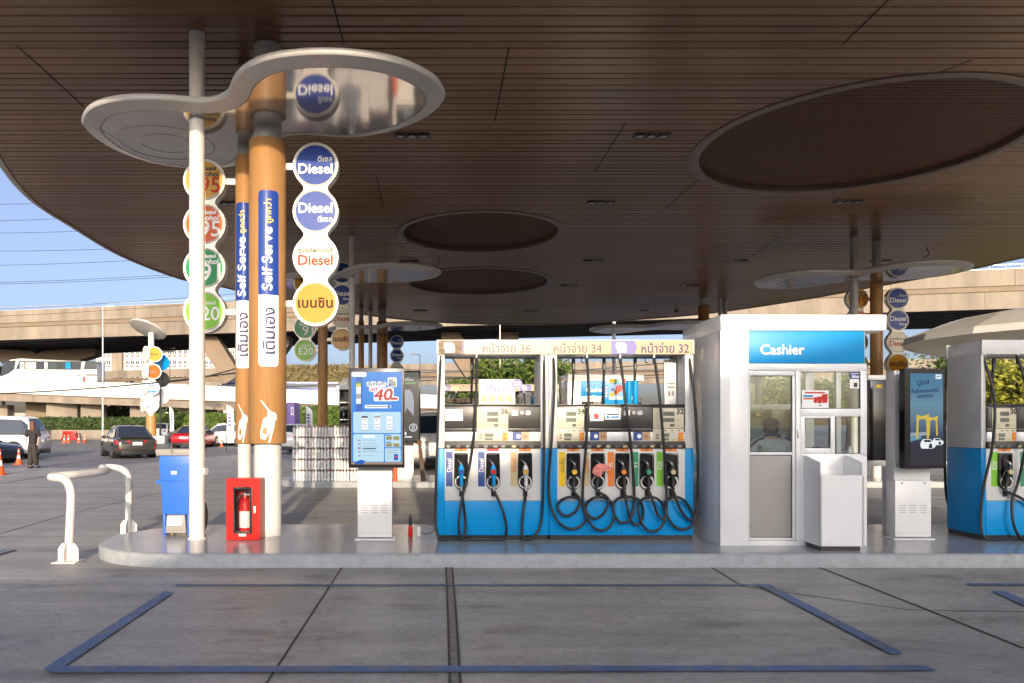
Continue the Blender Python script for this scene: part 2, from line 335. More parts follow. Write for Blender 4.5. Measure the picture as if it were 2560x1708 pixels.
strip(mb, [g(1900,1472), g(2000,1487), g(2130,1505), g(2270,1526), g(2560,1530)], .014, .004, 'stone_joint')
strip(mb, [g(2048,1419), g(2330,1530), g(2560,1622)], .03, .004, 'stone_joint')
strip(mb, [g(0,1335), g(160,1289), g(420,1227), g(640,1190)], .02, .004, 'stone_joint')
strip(mb, [g(0,1209), g(280,1167), (-8,30)], .06, .004, 'stone_joint')
struct('pavement_joint', mb, smooth=False)
mb = MB()                                            # blue outline of the filling bay
strip(mb, [g(437,1465), g(1885,1465)], .055, .012, 'paint_blue')
strip(mb, [g(1880,1465), g(2265,1639)], .075, .012, 'paint_blue') if 0 else None
mb.add([(*g(1880,1463),.0125),(*g(1925,1463),.0125),(*g(1936,1471),.0125),(*g(2260,1638),.0125),(*g(2228,1640),.0125),(*g(1906,1471),.0125),(*g(1893,1467),.0125)], [(6,5,4,3,2,1,0)], 'paint_blue')
mb.add([(*g(410,1481),.012),(*g(434,1484),.012),(*g(160,1671),.012),(*g(108,1679),.012),(*g(122,1667),.012)], [(0,1,2,3,4)][:1] and [(4,3,2,1,0)], 'paint_blue')
mb.add([(*g(122,1670),.0125),(*g(2310,1668),.0125),(*g(2345,1681),.0125),(*g(130,1687),.0125),(*g(108,1679),.0125)], [(4,3,2,1,0)], 'paint_blue')
mb.add([(*g(2415,1461),.012),(*g(2760,1461),.012),(*g(2760,1467),.012),(*g(2425,1466),.012)], [(3,2,1,0)], 'paint_blue')
mb.add([(*g(2480,1481),.012),(*g(2515,1482),.012),(*g(2760,1590),.012),(*g(2740,1600),.012)], [(3,2,1,0)], 'paint_blue')
struct('blue_bay_marking', mb, smooth=False)
# drain grate at the left edge
mb = MB(); t = thing('drain_grate', 'metal drain grate set in the pavement at the left edge', 'drain', (-5.4,9.0,.0))
mb.box(-6.3,8.72,.002,-5.15,9.3,.010,'dark_metal'); obj('frame', mb, t)
mb = MB()
for i in range(14): mb.box(-6.25+i*.078,8.78,.0105,-6.21+i*.078,9.24,.016,'metal')
obj('grating', mb, t)
# ------------------------------------------------------------------ islands
def island(y0, x1, label_m='kerb'):
    mb = MB(); c = (-2.86, y0+1.235); r = 1.235; arc = []
    for i in range(25):
        a = R(-90 - i*7.5); arc.append((c[0]+r*math.cos(a), c[1]+r*math.sin(a)))
    outer = [(x1, y0)] + arc + [(x1, y0+2.47)]
    def inset(q): return [(x1, y0+q)] + [(c[0]+(r-q)*math.cos(R(-90-i*7.5)), c[1]+(r-q)*math.sin(R(-90-i*7.5))) for i in range(25)] + [(x1, y0+2.47-q)]
    ls = [[(x,y,z) for x,y in inset(q)] for q, z in ((0,-.01),(.0,.115),(.012,.135),(.035,.1445),(.05,.146))]
    mb.loops([l[::-1] for l in ls], 'kerb')
    mb.add([(x,y,.146) for x,y in inset(.05)][::-1], [tuple(range(27))], 'island_top')
    o = struct('pump_island', mb, ang=50); return o
island(8.19, 24); island(18.49, 24); island(28.79, 24)
# ------------------------------------------------------------------ great canopy
ZC = 6.32
vis = [(0,400),(82,501),(180,566),(305,640),(452,697),(566,719),(717,760),(888,783),(966,794),(1080,805),(1250,811),(1400,810),(1530,803),(1757,785),(1988,752),(2173,719),(2424,673),(2560,643)]
OUT = [on(a,b,ZC) for a,b in vis] + [(18.2,17),(17.4,10.5),(13,6),(6,4.3),(0,3.9),(-2,4.05),(-3.5,4.9),(-5.0,7),(-6.5,10.2)]
OUTS = [(p.x,p.y) for p in crom([Vector((a,b,0)) for a,b in OUT], 4, True)]
RINGS = [(7.15,13.02,2.64),(1.06,19.04,2.02),(1.35,25.6,2.42)]
def spans(y):
    xs = []
    for (xa,ya),(xb,yb) in zip(OUTS, OUTS[1:]+OUTS[:1]):
        if (ya <= y) != (yb <= y): xs.append(xa+(y-ya)/(yb-ya)*(xb-xa))
    return sorted(xs)
can = thing('forecourt_canopy', 'vast curved canopy with dark timber slat ceiling over the whole forecourt', 'canopy', (0,20,ZC))
mb = MB(); y = 4.0; k = 0
while y < 35.9:
    w = (.245,.15,.205,.17,.26,.19)[k % 6]; k += 1; y0, y1 = y+.008, y+w-.008; ym = (y0+y1)/2
    S = [spans(v) for v in (y0,y1)]; Sm = spans(ym)
    if len(S[0]) == len(S[1]) == 2:
        iv = [[S[0][0],S[1][0],S[0][1],S[1][1]]]
        for cx_, cy_, r_ in RINGS:
            if abs(ym-cy_) < r_-.01:
                h_ = math.sqrt(r_*r_-(ym-cy_)**2); nv = []
                for a in iv:
                    if a[0] < cx_-h_ and a[2] > cx_+h_: nv += [[a[0],a[1],cx_-h_,cx_-h_],[cx_+h_,cx_+h_,a[2],a[3]]]
                    else: nv.append(a)
                iv = nv
        dz = random.uniform(-.0025,.0025)
        for a0,a1,b0,b1 in iv:
            c_ = .012
            mb.add([(a0,y0,ZC+.05),(b0,y0,ZC+.05),(a0,y0,ZC+c_),(b0,y0,ZC+c_),(a0,y0+c_,ZC+dz),(b0,y0+c_,ZC+dz),(a1,y1-c_,ZC-dz),(b1,y1-c_,ZC-dz),(a1,y1,ZC+c_),(b1,y1,ZC+c_),(a1,y1,ZC+.05),(b1,y1,ZC+.05)],
                   [(0,1,3,2),(2,3,5,4),(4,5,7,6),(6,7,9,8),(8,9,11,10)], 'slat')
    y += w
obj('slat_ceiling', mb, can, smooth=False)
mb = MB(); ins = OUTS
mb.hprism(OUTS, ZC+.42, ZC+.75, 'slat_gap')
obj('roof_deck', mb, can, smooth=False)
mb = MB(); n_ = len(OUTS); cen = Vector((sum(p[0] for p in OUTS)/n_, sum(p[1] for p in OUTS)/n_))
def off(poly, q):
    res = []
    for i in range(len(poly)):
        a = Vector(poly[i-1]); b = Vector(poly[(i+1)%len(poly)]); t_ = (b-a).normalized(); res.append((poly[i][0]+t_.y*q, poly[i][1]-t_.x*q))
    return res
sg = 1 if sum(OUTS[i][0]*OUTS[(i+1)%n_][1]-OUTS[(i+1)%n_][0]*OUTS[i][1] for i in range(n_)) > 0 else -1
ls = [[(x,y,z) for x,y in off(OUTS, q*sg)] for q, z in ((-.04,ZC+.06),(-.04,ZC-.025),(.03,ZC-.03),(.10,ZC+.02),(.16,ZC+.25),(.10,ZC+.80),(-.3,ZC+.86))]
if sg < 0: ls = [l[::-1] for l in ls]
mb.loops([l[::-1] for l in ls], 'fascia'); obj('fascia', mb, can, ang=40)
mb = MB()                                           # backing boards above the slats, open over the three recesses
mb.hprism(OUTS, ZC+.40, ZC+.41, 'slat_gap')
obj('backing_board', mb, can, smooth=False)
for cx_, cy_, r_ in RINGS:
    mb = MB(); N = 72
    pr = [(r_+.09,ZC+.01),(r_+.09,ZC-.014),(r_+.05,ZC-.020),(r_-.08,ZC-.016),(r_-.10,ZC-.004),(r_-.10,ZC+.16)]
    mb.loops([[(cx_+q*math.cos(2*math.pi*i/N), cy_+q*math.sin(2*math.pi*i/N), z) for i in range(N)][::-1] for q, z in pr], 'trim'); ro = obj('recess_ring', mb, can)
    mb = MB(); yy = cy_-r_+.11
    while yy < cy_+r_-.11:
        y0, y1 = yy, yy+.075; h_ = min(math.sqrt(max(0,(r_-.10)**2-(y0-cy_)**2)), math.sqrt(max(0,(r_-.10)**2-(y1-cy_)**2)))+.03
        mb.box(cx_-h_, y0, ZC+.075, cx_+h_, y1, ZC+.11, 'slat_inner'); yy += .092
    obj('recess_slats', mb, ro, smooth=False)
# dark butt joints between ceiling boards
for pts in ([(830,0),(860,112)],[(40,113),(120,185),(210,268)],[(1272,118),(1237,303)],[(2222,0),(2106,112)],[(1563,308),(1487,430)],[(2430,150),(2330,190)],[(1745,450),(1665,520)],[(940,437),(958,520)],[(1950,590),(1880,640)],[(1100,640),(1085,690)]):
    mb = MB(); strip(mb, [on(a,b,ZC-.004) for a,b in pts], .02, ZC-.004, 'slat_gap'); mb.f = [f[::-1] for f in mb.f]; obj('board_joint', mb, can, smooth=False)
def downlight(px, py):
    x, y = on(px, py, ZC); t = thing('ceiling_downlight', '', 'ceiling light', (x,y,ZC), 'triple downlights in the slat ceiling')
    mb = MB(); mb.box(x-.30,y-.095,ZC-.020,x+.30,y+.095,ZC+.03,'gloss_black'); obj('housing', mb, t, bevel=.012)
    for i in (-1,0,1):
        mb = MB(); mb.lathe(x+i*.195,y,[(.088,ZC-.021),(.088,ZC-.034),(.066,ZC-.034),(.066,ZC-.024)],'black',20); mb.lathe(x+i*.195,y,[(.066,ZC-.029),(.0655,ZC-.026)],'grey_paint',20); obj('lamp', mb, t)
    return t
DL = [(1629,338,'nearest of the triple downlights, by the large recess ring'),(1502,505,'triple downlight right of the middle recess, second nearest'),(2121,503,'triple downlight just below the rim of the large recess'),(1484,652,'triple downlight between the far recess and the distant columns'),(1844,652,'triple downlight above the two distant dark columns'),
      (2200,652,'triple downlight partly behind the right mirror disc'),(1423,714,'triple downlight just beyond the far recess ring'),(1724,714,'triple downlight above the near end of the distant columns'),(1328,777,'farthest left downlight near the rear canopy edge'),(1604,776,'farthest right downlight near the rear canopy edge'),
      (561,507,'downlight seen between the left fuel sign and small column'),(1030,338,'downlight peeping past the right tip of the mirror disc'),(1024,654,'triple downlight left of the far recess'),(1051,777,'triple downlight at the rear edge above the display screen')]
for px, py, lb in DL: downlight(px, py)['label'] = lb
x, y = on(1691,776,ZC); mb = MB(); mb.lathe(x,y,[(.03,ZC-.11),(.07,ZC-.08),(.08,ZC-.03),(.09,ZC+.005)],'gloss_black',20); tag(obj('ceiling_camera', mb, base=(x,y,ZC)), 'small round dark camera on the rear ceiling above the booth roof', 'camera')
x, y = on(2318,618,ZC); mb = MB(); mb.tube([(x,y,ZC+.01),(x+.01,y,ZC-.10),(x+.06,y,ZC-.16),(x+.0,y,ZC-.24),(x-.10,y,ZC-.28)],.012,'cable',n=6); tag(obj('dangling_cable', mb, base=(x,y,ZC)), 'short black cable end dangling from the ceiling above the right mirror disc', 'cable')
# ------------------------------------------------------------------ mirror discs hanging round the columns
def zz(x, y): return (180+x/2.398, 60+y/2.398)
near = [(55,590),(70,530),(130,480),(250,447),(400,437),(550,440),(700,452),(800,458),(880,440),(930,408),(948,370),(968,320),(1012,272),(1100,218),(1250,179),(1450,163),(1650,166),(1850,191),(2000,231),(2120,286),(2200,341),(2238,410)]
farp = [(2235,480),(2190,540),(2100,600),(1950,660),(1750,700),(1600,705),(1450,690),(1320,692),(1230,720),(1120,800),(1000,868),(850,890),(700,888),(500,860),(330,810),(200,750),(100,680),(62,630)]
ZD = 5.27
dpoly = [on(*zz(a,b), ZD+.07) for a,b in near] + [on(*zz(a,b), ZD) for a,b in farp]
dpoly = [(p.x,p.y) for p in crom([Vector((a,b,0)) for a,b in dpoly], 4, True)]
if sum(dpoly[i][0]*dpoly[(i+1)%len(dpoly)][1]-dpoly[(i+1)%len(dpoly)][0]*dpoly[i][1] for i in range(len(dpoly))) < 0: dpoly = dpoly[::-1]
for _ in range(3):
    dpoly = [((dpoly[i-1][0]+2*dpoly[i][0]+dpoly[(i+1)%len(dpoly)][0])/4, (dpoly[i-1][1]+2*dpoly[i][1]+dpoly[(i+1)%len(dpoly)][1])/4) for i in range(len(dpoly))]
def mirror_disc(label):
    t = thing('mirror_disc', label, 'hanging disc', (-2.16,9.62,ZD), 'cloud shaped mirror discs around the columns')
    mb = MB(); pr = [(-.35,ZD+.135),(-.05,ZD+.13),(-.015,ZD+.115),(0,ZD+.085),(-.006,ZD+.06),(-.02,ZD+.045),(-.21,ZD+.002),(-.213,ZD+.02),(-.228,ZD+.02),(-.23,ZD+.007)]
    ls = [[(x,y,z) for x,y in off(dpoly, q)] for q, z in pr]; mb.loops([l[::-1] for l in ls], 'rim'); obj('rim', mb, t, ang=28)
    mb = MB(); mb.add([(x,y,ZD+.006) for x,y in off(dpoly,-.226)][::-1], [tuple(range(len(dpoly)))], 'mirror'); obj('mirror_panel', mb, t, smooth=False)
    mb = MB(); mb.add([(x,y,ZD+.15) for x,y in off(dpoly,-.3)], [tuple(range(len(dpoly)))], 'rim'); obj('top_panel', mb, t, smooth=False)
    mb = MB(); hx, hy = on(*zz(568,720), ZD)
    for q in (.62,.35):
        N = 48; mb.loops([[(hx+a*math.cos(2*math.pi*i/N), hy+a*math.sin(2*math.pi*i/N), ZD+z) for i in range(N)] for a, z in ((q,.004),(q-.012,-.001),(q-.024,.004))], 'rim')
    obj('hatch_ring', mb, t)
    return t
md = mirror_disc('nearest large mirror disc wrapped round the white pole and timber column')
dup(md, (.0,10.3,0), 'second mirror disc in the middle, behind the yellow round sign')
dup(md, (.1,20.7,0), 'third mirror disc, low and far above the display screen')
d4 = dup(md, (12.95,10.0,0), 'blue tinted mirror disc at right above the cashier booth')
d5 = dup(md, (10.6,20.4,0), 'far mirror disc just above the cashier booth roof')
# ------------------------------------------------------------------ columns
Z0 = .146
def pole(x, y, label, r=.093, top=ZC+.05, z0=Z0, m='white_paint', g=None):
    t = thing('support_pole', label, 'pole', (x,y,z0), g or 'slim poles holding the mirror discs')
    mb = MB(); mb.cyl((x,y,z0),(x,y,top),r,m,n=32); obj('shaft', mb, t)
    mb = MB(); mb.lathe(x,y,[(r+.02,z0),(r+.02,z0+.012),(r+.004,z0+.016)],m,32); obj('foot_ring', mb, t)
    return t
def column(x, y, rc, rs, zb, zt, label, decal=True, bw='white_paint', sc=1.):
    t = thing('timber_column', label, 'column', (x,y,Z0), 'round columns with timber sleeves')
    mb = MB(); mb.cyl((x,y,Z0),(x,y,zb),rc,bw,n=40); mb.cyl((x,y,zt),(x,y,ZC+.05),rc,'grey_paint',n=40); obj('shaft', mb, t)
    mb = MB(); mb.loops([[(x+q*math.cos(2*math.pi*i/56),y+q*math.sin(2*math.pi*i/56),z) for i in range(56)] for q, z in ((rc,zb+.004),(rs-.004,zb),(rs,zb+.008),(rs,zt-.008),(rs-.004,zt),(rc,zt-.004))],'timber'); obj('sleeve', mb, t)
    return t
def roundpatch(mb, mp, w, z0, z1, r, m, top=True, bot=True, n=10):
    """rounded label wrapped on a column: columns of quads"""
    us = [-w/2 + w*i/24 for i in range(25)]
    def e(u):
        q = abs(u) - (w/2 - r); return 0 if q <= 0 else r - math.sqrt(max(0, r*r-q*q))
    vs = []; 
    for u in us:
        a = z0 + (e(u) if bot else 0); b = z1 - (e(u) if top else 0)
        vs += [mp(u, a + (b-a)*k/8, 0) for k in range(9)]
    mb.add(vs, [(i*9+k, (i+1)*9+k, (i+1)*9+k+1, i*9+k+1) for i in range(24) for k in range(8)], m)
nozzle_icon = [(-.5,.98),(-.42,1.0),(.08,.52),(.22,.45),(.38,.42),(.5,.30),(.5,.10),(.40,.02),(.33,-.30),(.22,-.62),(.10,-1.0),(-.02,-.98),(.07,-.62),(.03,-.42),(-.02,-.62),(-.2,-.86),(-.5,-.80),(-.5,-.45),(-.40,-.16),(-.32,.12),(-.06,.25),(-.05,.5),(-.16,.64)]
def self_serve(t, x, y, rs, d, pxc, w, ytop, ymid, ybot, yi0, yi1, iw, ang0=0):
    zt, zm, zb = Z(ytop,d), Z(ymid,d), Z(ybot,d); o = math.asin(max(-1,min(1,(X(pxc,d-rs*.9)-x)/rs)))*rs
    mp = wrap(x,y,rs,o,0,.003)
    mb = MB(); roundpatch(mb, mp, w, zm, zt, .05, 'decal_blue', bot=False); roundpatch(mb, mp, w, zb, zm, .05, 'decal_white', top=False); sk = obj('sticker', mb, t, smooth=True)
    mb = MB(); hh = zt-zm
    mb.text('Self Serve', wrap(x,y,rs,o-w*.07,zm+hh*.345,.005), w=hh*.60, h=w*.47, m='white_ink', rot=1, bold=.0045, cut=12)
    mb.text('ถูกกว่า', wrap(x,y,rs,o+w*.0,zm+hh*.80,.005), w=hh*.23, h=w*.46, m='decal_yellow', rot=1, bold=.002, cut=12)
    hw = zm-zb
    mb.text('เติมเอง', wrap(x,y,rs,o+w*.02,zm-hw*.50,.005), w=hw*.64, h=w*.56, m='navy_ink', rot=1, bold=.004, cut=12); obj('lettering', mb, sk, smooth=False)
    mb = MB(); zi = (Z(yi0,d)+Z(yi1,d))/2; hi = abs(Z(yi0,d)-Z(yi1,d))/2; mq = wrap(x,y,rs,o,zi,.004)
    bm = bmesh.new(); bm.faces.new([bm.verts.new((a*iw,b*hi,0)) for a, b in nozzle_icon]); bmesh.ops.triangulate(bm, faces=bm.faces[:])
    for i in range(1, 12): bmesh.ops.bisect_plane(bm, geom=bm.verts[:]+bm.edges[:]+bm.faces[:], plane_co=(-iw/2+iw*i/12,0,0), plane_no=(1,0,0))
    bm.verts.index_update(); mb.add([mq(v.co.x,v.co.y,0) for v in bm.verts], [tuple(v.index for v in f.verts) for f in bm.faces], 'decal_white'); bm.free()
    mb.add([mq((-.22+.15*math.cos(i*.7854))*iw, (-.45+.19*math.sin(i*.7854))*hi, .002) for i in range(8)], [tuple(range(8))], 'timber'); obj('nozzle_emblem', mb, t, smooth=False)
bx, by, sx_, sy_, px_, py_ = -2.155, 9.62, -2.585, 10.15, -2.945, 9.29
pole(px_, py_, 'tall white pole at the left end of the front island, beside the blue bin')
for zr in (4.62,4.05,3.35,2.4,1.5):
    mb = MB(); mb.cyl((px_+.02,py_-.090,zr),(px_+.02,py_-.096,zr),.008,'dark_metal',n=10); obj('rivet', mb, [o for o in COL.objects if o.name.startswith('support_pole')][0])
mb = MB(); po = [o for o in COL.objects if o.name.startswith('support_pole')][0]
mb.cyl((px_+.085,py_-.02,Z(1180,9.2)),(px_+.125,py_-.03,Z(1180,9.2)),.045,'white_paint',n=20); obj('bell', mb, po)
cb = column(bx, by, .172, .232, Z(1109,9.5), Z(348,9.5), 'thick timber sleeved column with Self Serve sticker behind the red extinguisher box')
cs = column(sx_, sy_, .088, .118, Z(1109,10.1), Z(390,10.1), 'thin timber sleeved column with Self Serve sticker between pole and thick column')
self_serve(cb, bx, by, .232, 9.42, 663, .255, 477, 738, 917, 1001, 1107, .20)
self_serve(cs, sx_, sy_, .118, 10.05, 602, .215, 507, 752, 921, 1010, 1107, .13)
# ------------------------------------------------------------------ strings of round fuel signs
def fuel_sign(x, y, ztop, r, gap, items, label, side, bl=.18, brackets=(0,3)):
    """items: list of (face material, [(text, du, dv, width, material)]) from the top; side: +1 bracket on left (-x)"""
    n = len(items); t = thing('fuel_sign', label, 'sign', (x,y,ztop-(n-1)*gap-r), 'strings of round fuel name signs'); R_ = r*1.0
    P = []; neck = .44*r
    def arc(cz, a0, a1, k):
        return [(x+R_*math.cos(R(a0+(a1-a0)*i/k)), cz+R_*math.sin(R(a0+(a1-a0)*i/k))) for i in range(k+1)]
    cz = [ztop-i*gap for i in range(n)]
    right = []
    for i in range(n):
        a0 = 90 if i == 0 else 47; a1 = -90 if i == n-1 else -47
        right += arc(cz[i], a0, a1, 22)
        if i < n-1: right += [(x+neck+.10*r, cz[i]-gap/2+.10*r),(x+neck+.075*r, cz[i]-gap/2),(x+neck+.10*r, cz[i]-gap/2-.10*r)]
    left = [(2*x-a, b) for a, b in right[::-1]][1:-1]
    P = right + left
    mb = MB(); mb.prism(P, y, y+.15, 's_frame'); fr = obj('frame', mb, t, ang=30, bevel=.0)
    for i, (fm, tx) in enumerate(items):
        mb = MB(); N = 44; q = r*.90
        mb.loops([[(x+a*math.cos(2*math.pi*j/N), y+b, cz[i]+a*math.sin(2*math.pi*j/N)) for j in range(N)] for a, b in ((q+.012,0),(q+.012,-.010),(q,-.016),(q-.008,-.008),(q-.012,-.006))], 's_frame')
        mb.disc(x, cz[i], y-.007, q-.011, fm, N); fo = obj('sign_face', mb, t)
        mb = MB()
        for s, du, dv, w, m in tx: mb.text(s, (lambda u,v,e,du=du,dv=dv,i=i: (x+du*r+u, y-.009-e, cz[i]+dv*r+v)), w=w*r, m=m, bold=.004 if w > .9 and len(s) < 12 else .0015)
        obj('lettering', mb, fo, smooth=False)
    for i in brackets:
        mb = MB(); a = x - side*R_*.98; mb.box(min(a, a-side*bl), y+.045, cz[i]-.04, max(a, a-side*bl), y+.105, cz[i]+.04, 's_frame'); obj('bracket', mb, t)
    return t
DIES = [('s_navy',[('Diesel',.0,-.16,1.48,'white_ink'),('ดีเซล',.42,.28,.62,'white_ink')]),('s_navy',[('Diesel',.0,.14,1.48,'white_ink'),('ดีเซล',.42,-.34,.62,'white_ink')]),
        ('s_cream',[('ซูเปอร์พาวเวอร์',.0,.27,1.5,'sign_ink'),('Diesel',.0,-.13,1.5,'sign_red')]),('s_yellow',[('เบนซิน',.0,.02,1.5,'sign_ink')])]
def gas(m, num, c, top=True): return (m, [(num, .28 if len(num)==2 else .12, -.22, .95 if len(num)==2 else 1.3, c)] + ([('Gasohol',.1,.30,1.15,'ink' if m=='s_gold' else 'white_ink'),('แก๊สโซฮอล์',.1,.56,.95,'ink' if m=='s_gold' else 'white_ink')] if top else []))
GASO = [gas('s_gold','95','sign_red'),gas('s_orange','95','white_ink'),gas('s_green','91','white_ink'),('s_lime',[('E20',.10,-.10,1.25,'white_ink'),('แก๊สโซฮอล์',.1,.42,.9,'white_ink')])]
fuel_sign(X(788.7,9.62), 9.62, Z(413,9.62), .288, .583, DIES, 'bright blue, cream and yellow Diesel sign string on the right of the thick timber column', 1, .2)
fuel_sign(X(510.5,10.13), 10.13, Z(451,10.13), .281, .583, GASO, 'gold, orange and green sign string half hidden behind the white pole', -1, .17)
# second row of columns, left of the bottle stacks
column(X(807,19.8), 19.8, .085, .128, Z(1072,19.7), ZC-.4, 'thin brown column standing in the bottle stacks between two sign strings')
pole(X(880,19.4), 19.4, 'grey white pole right behind the yellow sign and display screen', r=.075)
fuel_sign(X(762,19.7), 19.7, Z(709,19.7)+.0, .29, .575, GASO, 'shaded sign string with 91 and E20 left of the brown column', -1, .16)
fuel_sign(X(855,19.7), 19.7, Z(684,19.7)+.02, .29, .575, DIES, 'shaded Diesel sign string cut off by a pole above the display screen', 1, .16)
column(X(903,31.5), 31.5, .09, .118, 2.2, ZC-.5, 'far thin brown column, left of three above the display screen')
pole(X(926,32.2), 32.2, 'far pale pole between two brown columns above the display screen', r=.085)
column(X(955.5,31.8), 31.8, .17, .225, 2.2, ZC-.5, 'far thick brown column, right of three above the display screen')
fuel_sign(X(992,31.8), 31.8, Z(855,31.8), .285, .575, DIES, 'far dark Diesel sign string over the edge of the display screen', 1, .1)
pole(X(2135,19.4), 19.4, 'grey pole rising behind the right end of the booth roof', r=.095, m='grey_paint')
column(X(2191,19.9), 19.9, .11, .15, 2.0, ZC-.75, 'brown column between two sign strings right of the cashier booth')
fuel_sign(X(2144,20.1), 20.1, Z(747,20.1), .285, .575, GASO, 'dim gold sign string hidden behind the grey pole right of the booth', -1, .3)
fuel_sign(X(2245,20.0), 20.0, Z(746,20.0), .285, .575, DIES, 'dim Diesel sign string between the booth and the umbrella canopy', 1, .3)
column(X(1759,28.8), 28.8, .15, .20, 2.0, ZC-.3, 'left of the two dark distant columns above the cashier booth')
pole(X(1800,28.8), 28.8, 'distant dark pole, left of a close pair above the booth', r=.07, m='grey_paint')
pole(X(1812,29.4), 29.4, 'distant dark pole, right of a close pair above the booth', r=.09, m='grey_paint')
pole(X(1535,37.5), 37.5, 'white roadside post rising above the pump header beyond the canopy', r=.085, top=8.2, z0=0)
# ------------------------------------------------------------------ fuel dispensers (front face at depth DP)
DP = 9.2; DT = .62
def q6(x, y): return (1060+x/2.613, 800+y/2.613)         # reading from the enlarged photograph
def p6(x, y): a, b = q6(x, y); return (X(a,DP), Z(b,DP))
def bay(t, cx, y0, y1, wid, grip, cap, tilt=0.0, spec=0):
    """one nozzle boot with its nozzle; cx, y0, y1 in enlarged pixels"""
    (x0, zt), (x1, zb) = p6(cx-wid/2, y0), p6(cx+wid/2, y1); xc = (x0+x1)/2; w = x1-x0; h = zt-zb; y = DP
    mb = MB(); P = [(x0+.02*w,zt-.03*h),(x0+.10*w,zt),(x1-.10*w,zt),(x1-.02*w,zt-.03*h),(x1,zb+.18*h),(x1-.06*w,zb+.10*h),(x1-.28*w,zb),(x0+.28*w,zb),(x0+.06*w,zb+.10*h),(x0,zb+.18*h)]
    Q = [(xc+(a-xc)*.72, zb+h*.53+(b-zb-h*.53)*.90) for a, b in P]
    mb.loops([[(a,y-.001,b) for a,b in P][::-1],[(a,y-.028,b) for a,b in P][::-1],[(a,y-.030,b) for a,b in Q][::-1],[(a,y-.009,b) for a,b in Q][::-1]], 'gloss_black', False, True)
    mb.box(xc-.13*w, y-.02, zb-.20*h, xc+.16*w, y-.0015, zb+.02*h, 'black')
    b = obj('nozzle_boot', mb, t, ang=40)
    mb = MB(); zc = zb+.20*h
    mb.cyl((xc,y-.030,zc),(xc,y-.040,zc),.46*w,'metal',n=28); mb.cyl((xc,y-.040,zc),(xc,y-.043,zc),.36*w,'gloss_black',n=28); obj('boot_ring', mb, b)
    if grip is None: return xc, zb
    mb = MB(); a = tilt
    def L(u, v): return (xc + u + a*v, y-.075, zb+h*.50+v)
    mb.tube([(xc-.06+a*.1, y+.02, zt-.12*h),(xc-.045+a*.1, y-.03, zt-.20*h),L(-.012,.10),L(.0,.055)], .0125, 'metal', n=8); obj('nozzle_spout', mb, t)
    mb = MB()
    for (u0,v0,r0),(u1,v1,r1) in zip([(-.002,.075,.020),(.0,.03,.034),(.002,-.03,.034),(.006,-.07,.024),(.010,-.13,.022)],[(.0,.03,.034),(.002,-.03,.034),(.006,-.07,.024),(.010,-.13,.022),(.012,-.175,.026)]):
        mb.cyl(L(u0,v0),L(u1,v1),r0,grip,r1,n=14,cap=False)
    mb.cyl(L(.0,-.005),(L(.0,-.005)[0],y-.118,L(0,-.005)[2]),.030,cap,n=18)
    mb.tube([L(-.03,.03),L(-.055,-.05),L(-.035,-.13),L(.0,-.16)], .006, 'black', n=6); no = obj('nozzle', mb, t, ang=50)
    mb = MB(); mb.cyl(L(.012,-.175),L(.014,-.235),.015,'metal' if grip!='rubber' else 'rubber',n=12); obj('swivel', mb, no)
    return L(.014,-.235)
def hose(t, pts, y=None, dy=.0, end=None):
    P = []
    for i, (a, b) in enumerate(pts):
        x, z = p6(a, b); z = max(z, Z0+.025); P.append((x, DP-.05-dy-.016*(i % 3)-.02*math.sin(i*1.3), z))
    P[0] = (P[0][0], DP+.02, P[0][2])
    if end: P[-1] = end
    mb = MB(); mb.tube(P, .0165, 'rubber', n=10, sub=7); h = obj('hose', mb, t)
    mb = MB(); x, _, z = P[0]; mb.cyl((x,DP+.02,z+.03),(x,DP+.015,z-.10),.023,'metal' if len(pts) > 13 or pts[0][0] in (845,) else 'rubber',.018,n=12); mb.cyl((x,DP+.02,z+.05),(x,DP+.02,z+.01),.030,'metal',n=12); obj('hose_coupling', mb, h)
def rear_hose(t, x6, y6=560, yb=.35):
    x, z = p6(x6, 235); x2, z2 = p6(x6-6, y6); mb = MB()
    mb.tube([(x,DP+yb,z),(x+.004,DP+yb+.02,z-.15),(x-.01,DP+yb+.04,z2+.05),(x2,DP+yb+.02,z2-.02)], .016, 'rubber', n=8, sub=5); mb.cyl((x,DP+yb,z),(x,DP+yb,z-.14),.022,'dark_metal',n=10); obj('rear_hose', mb, t)
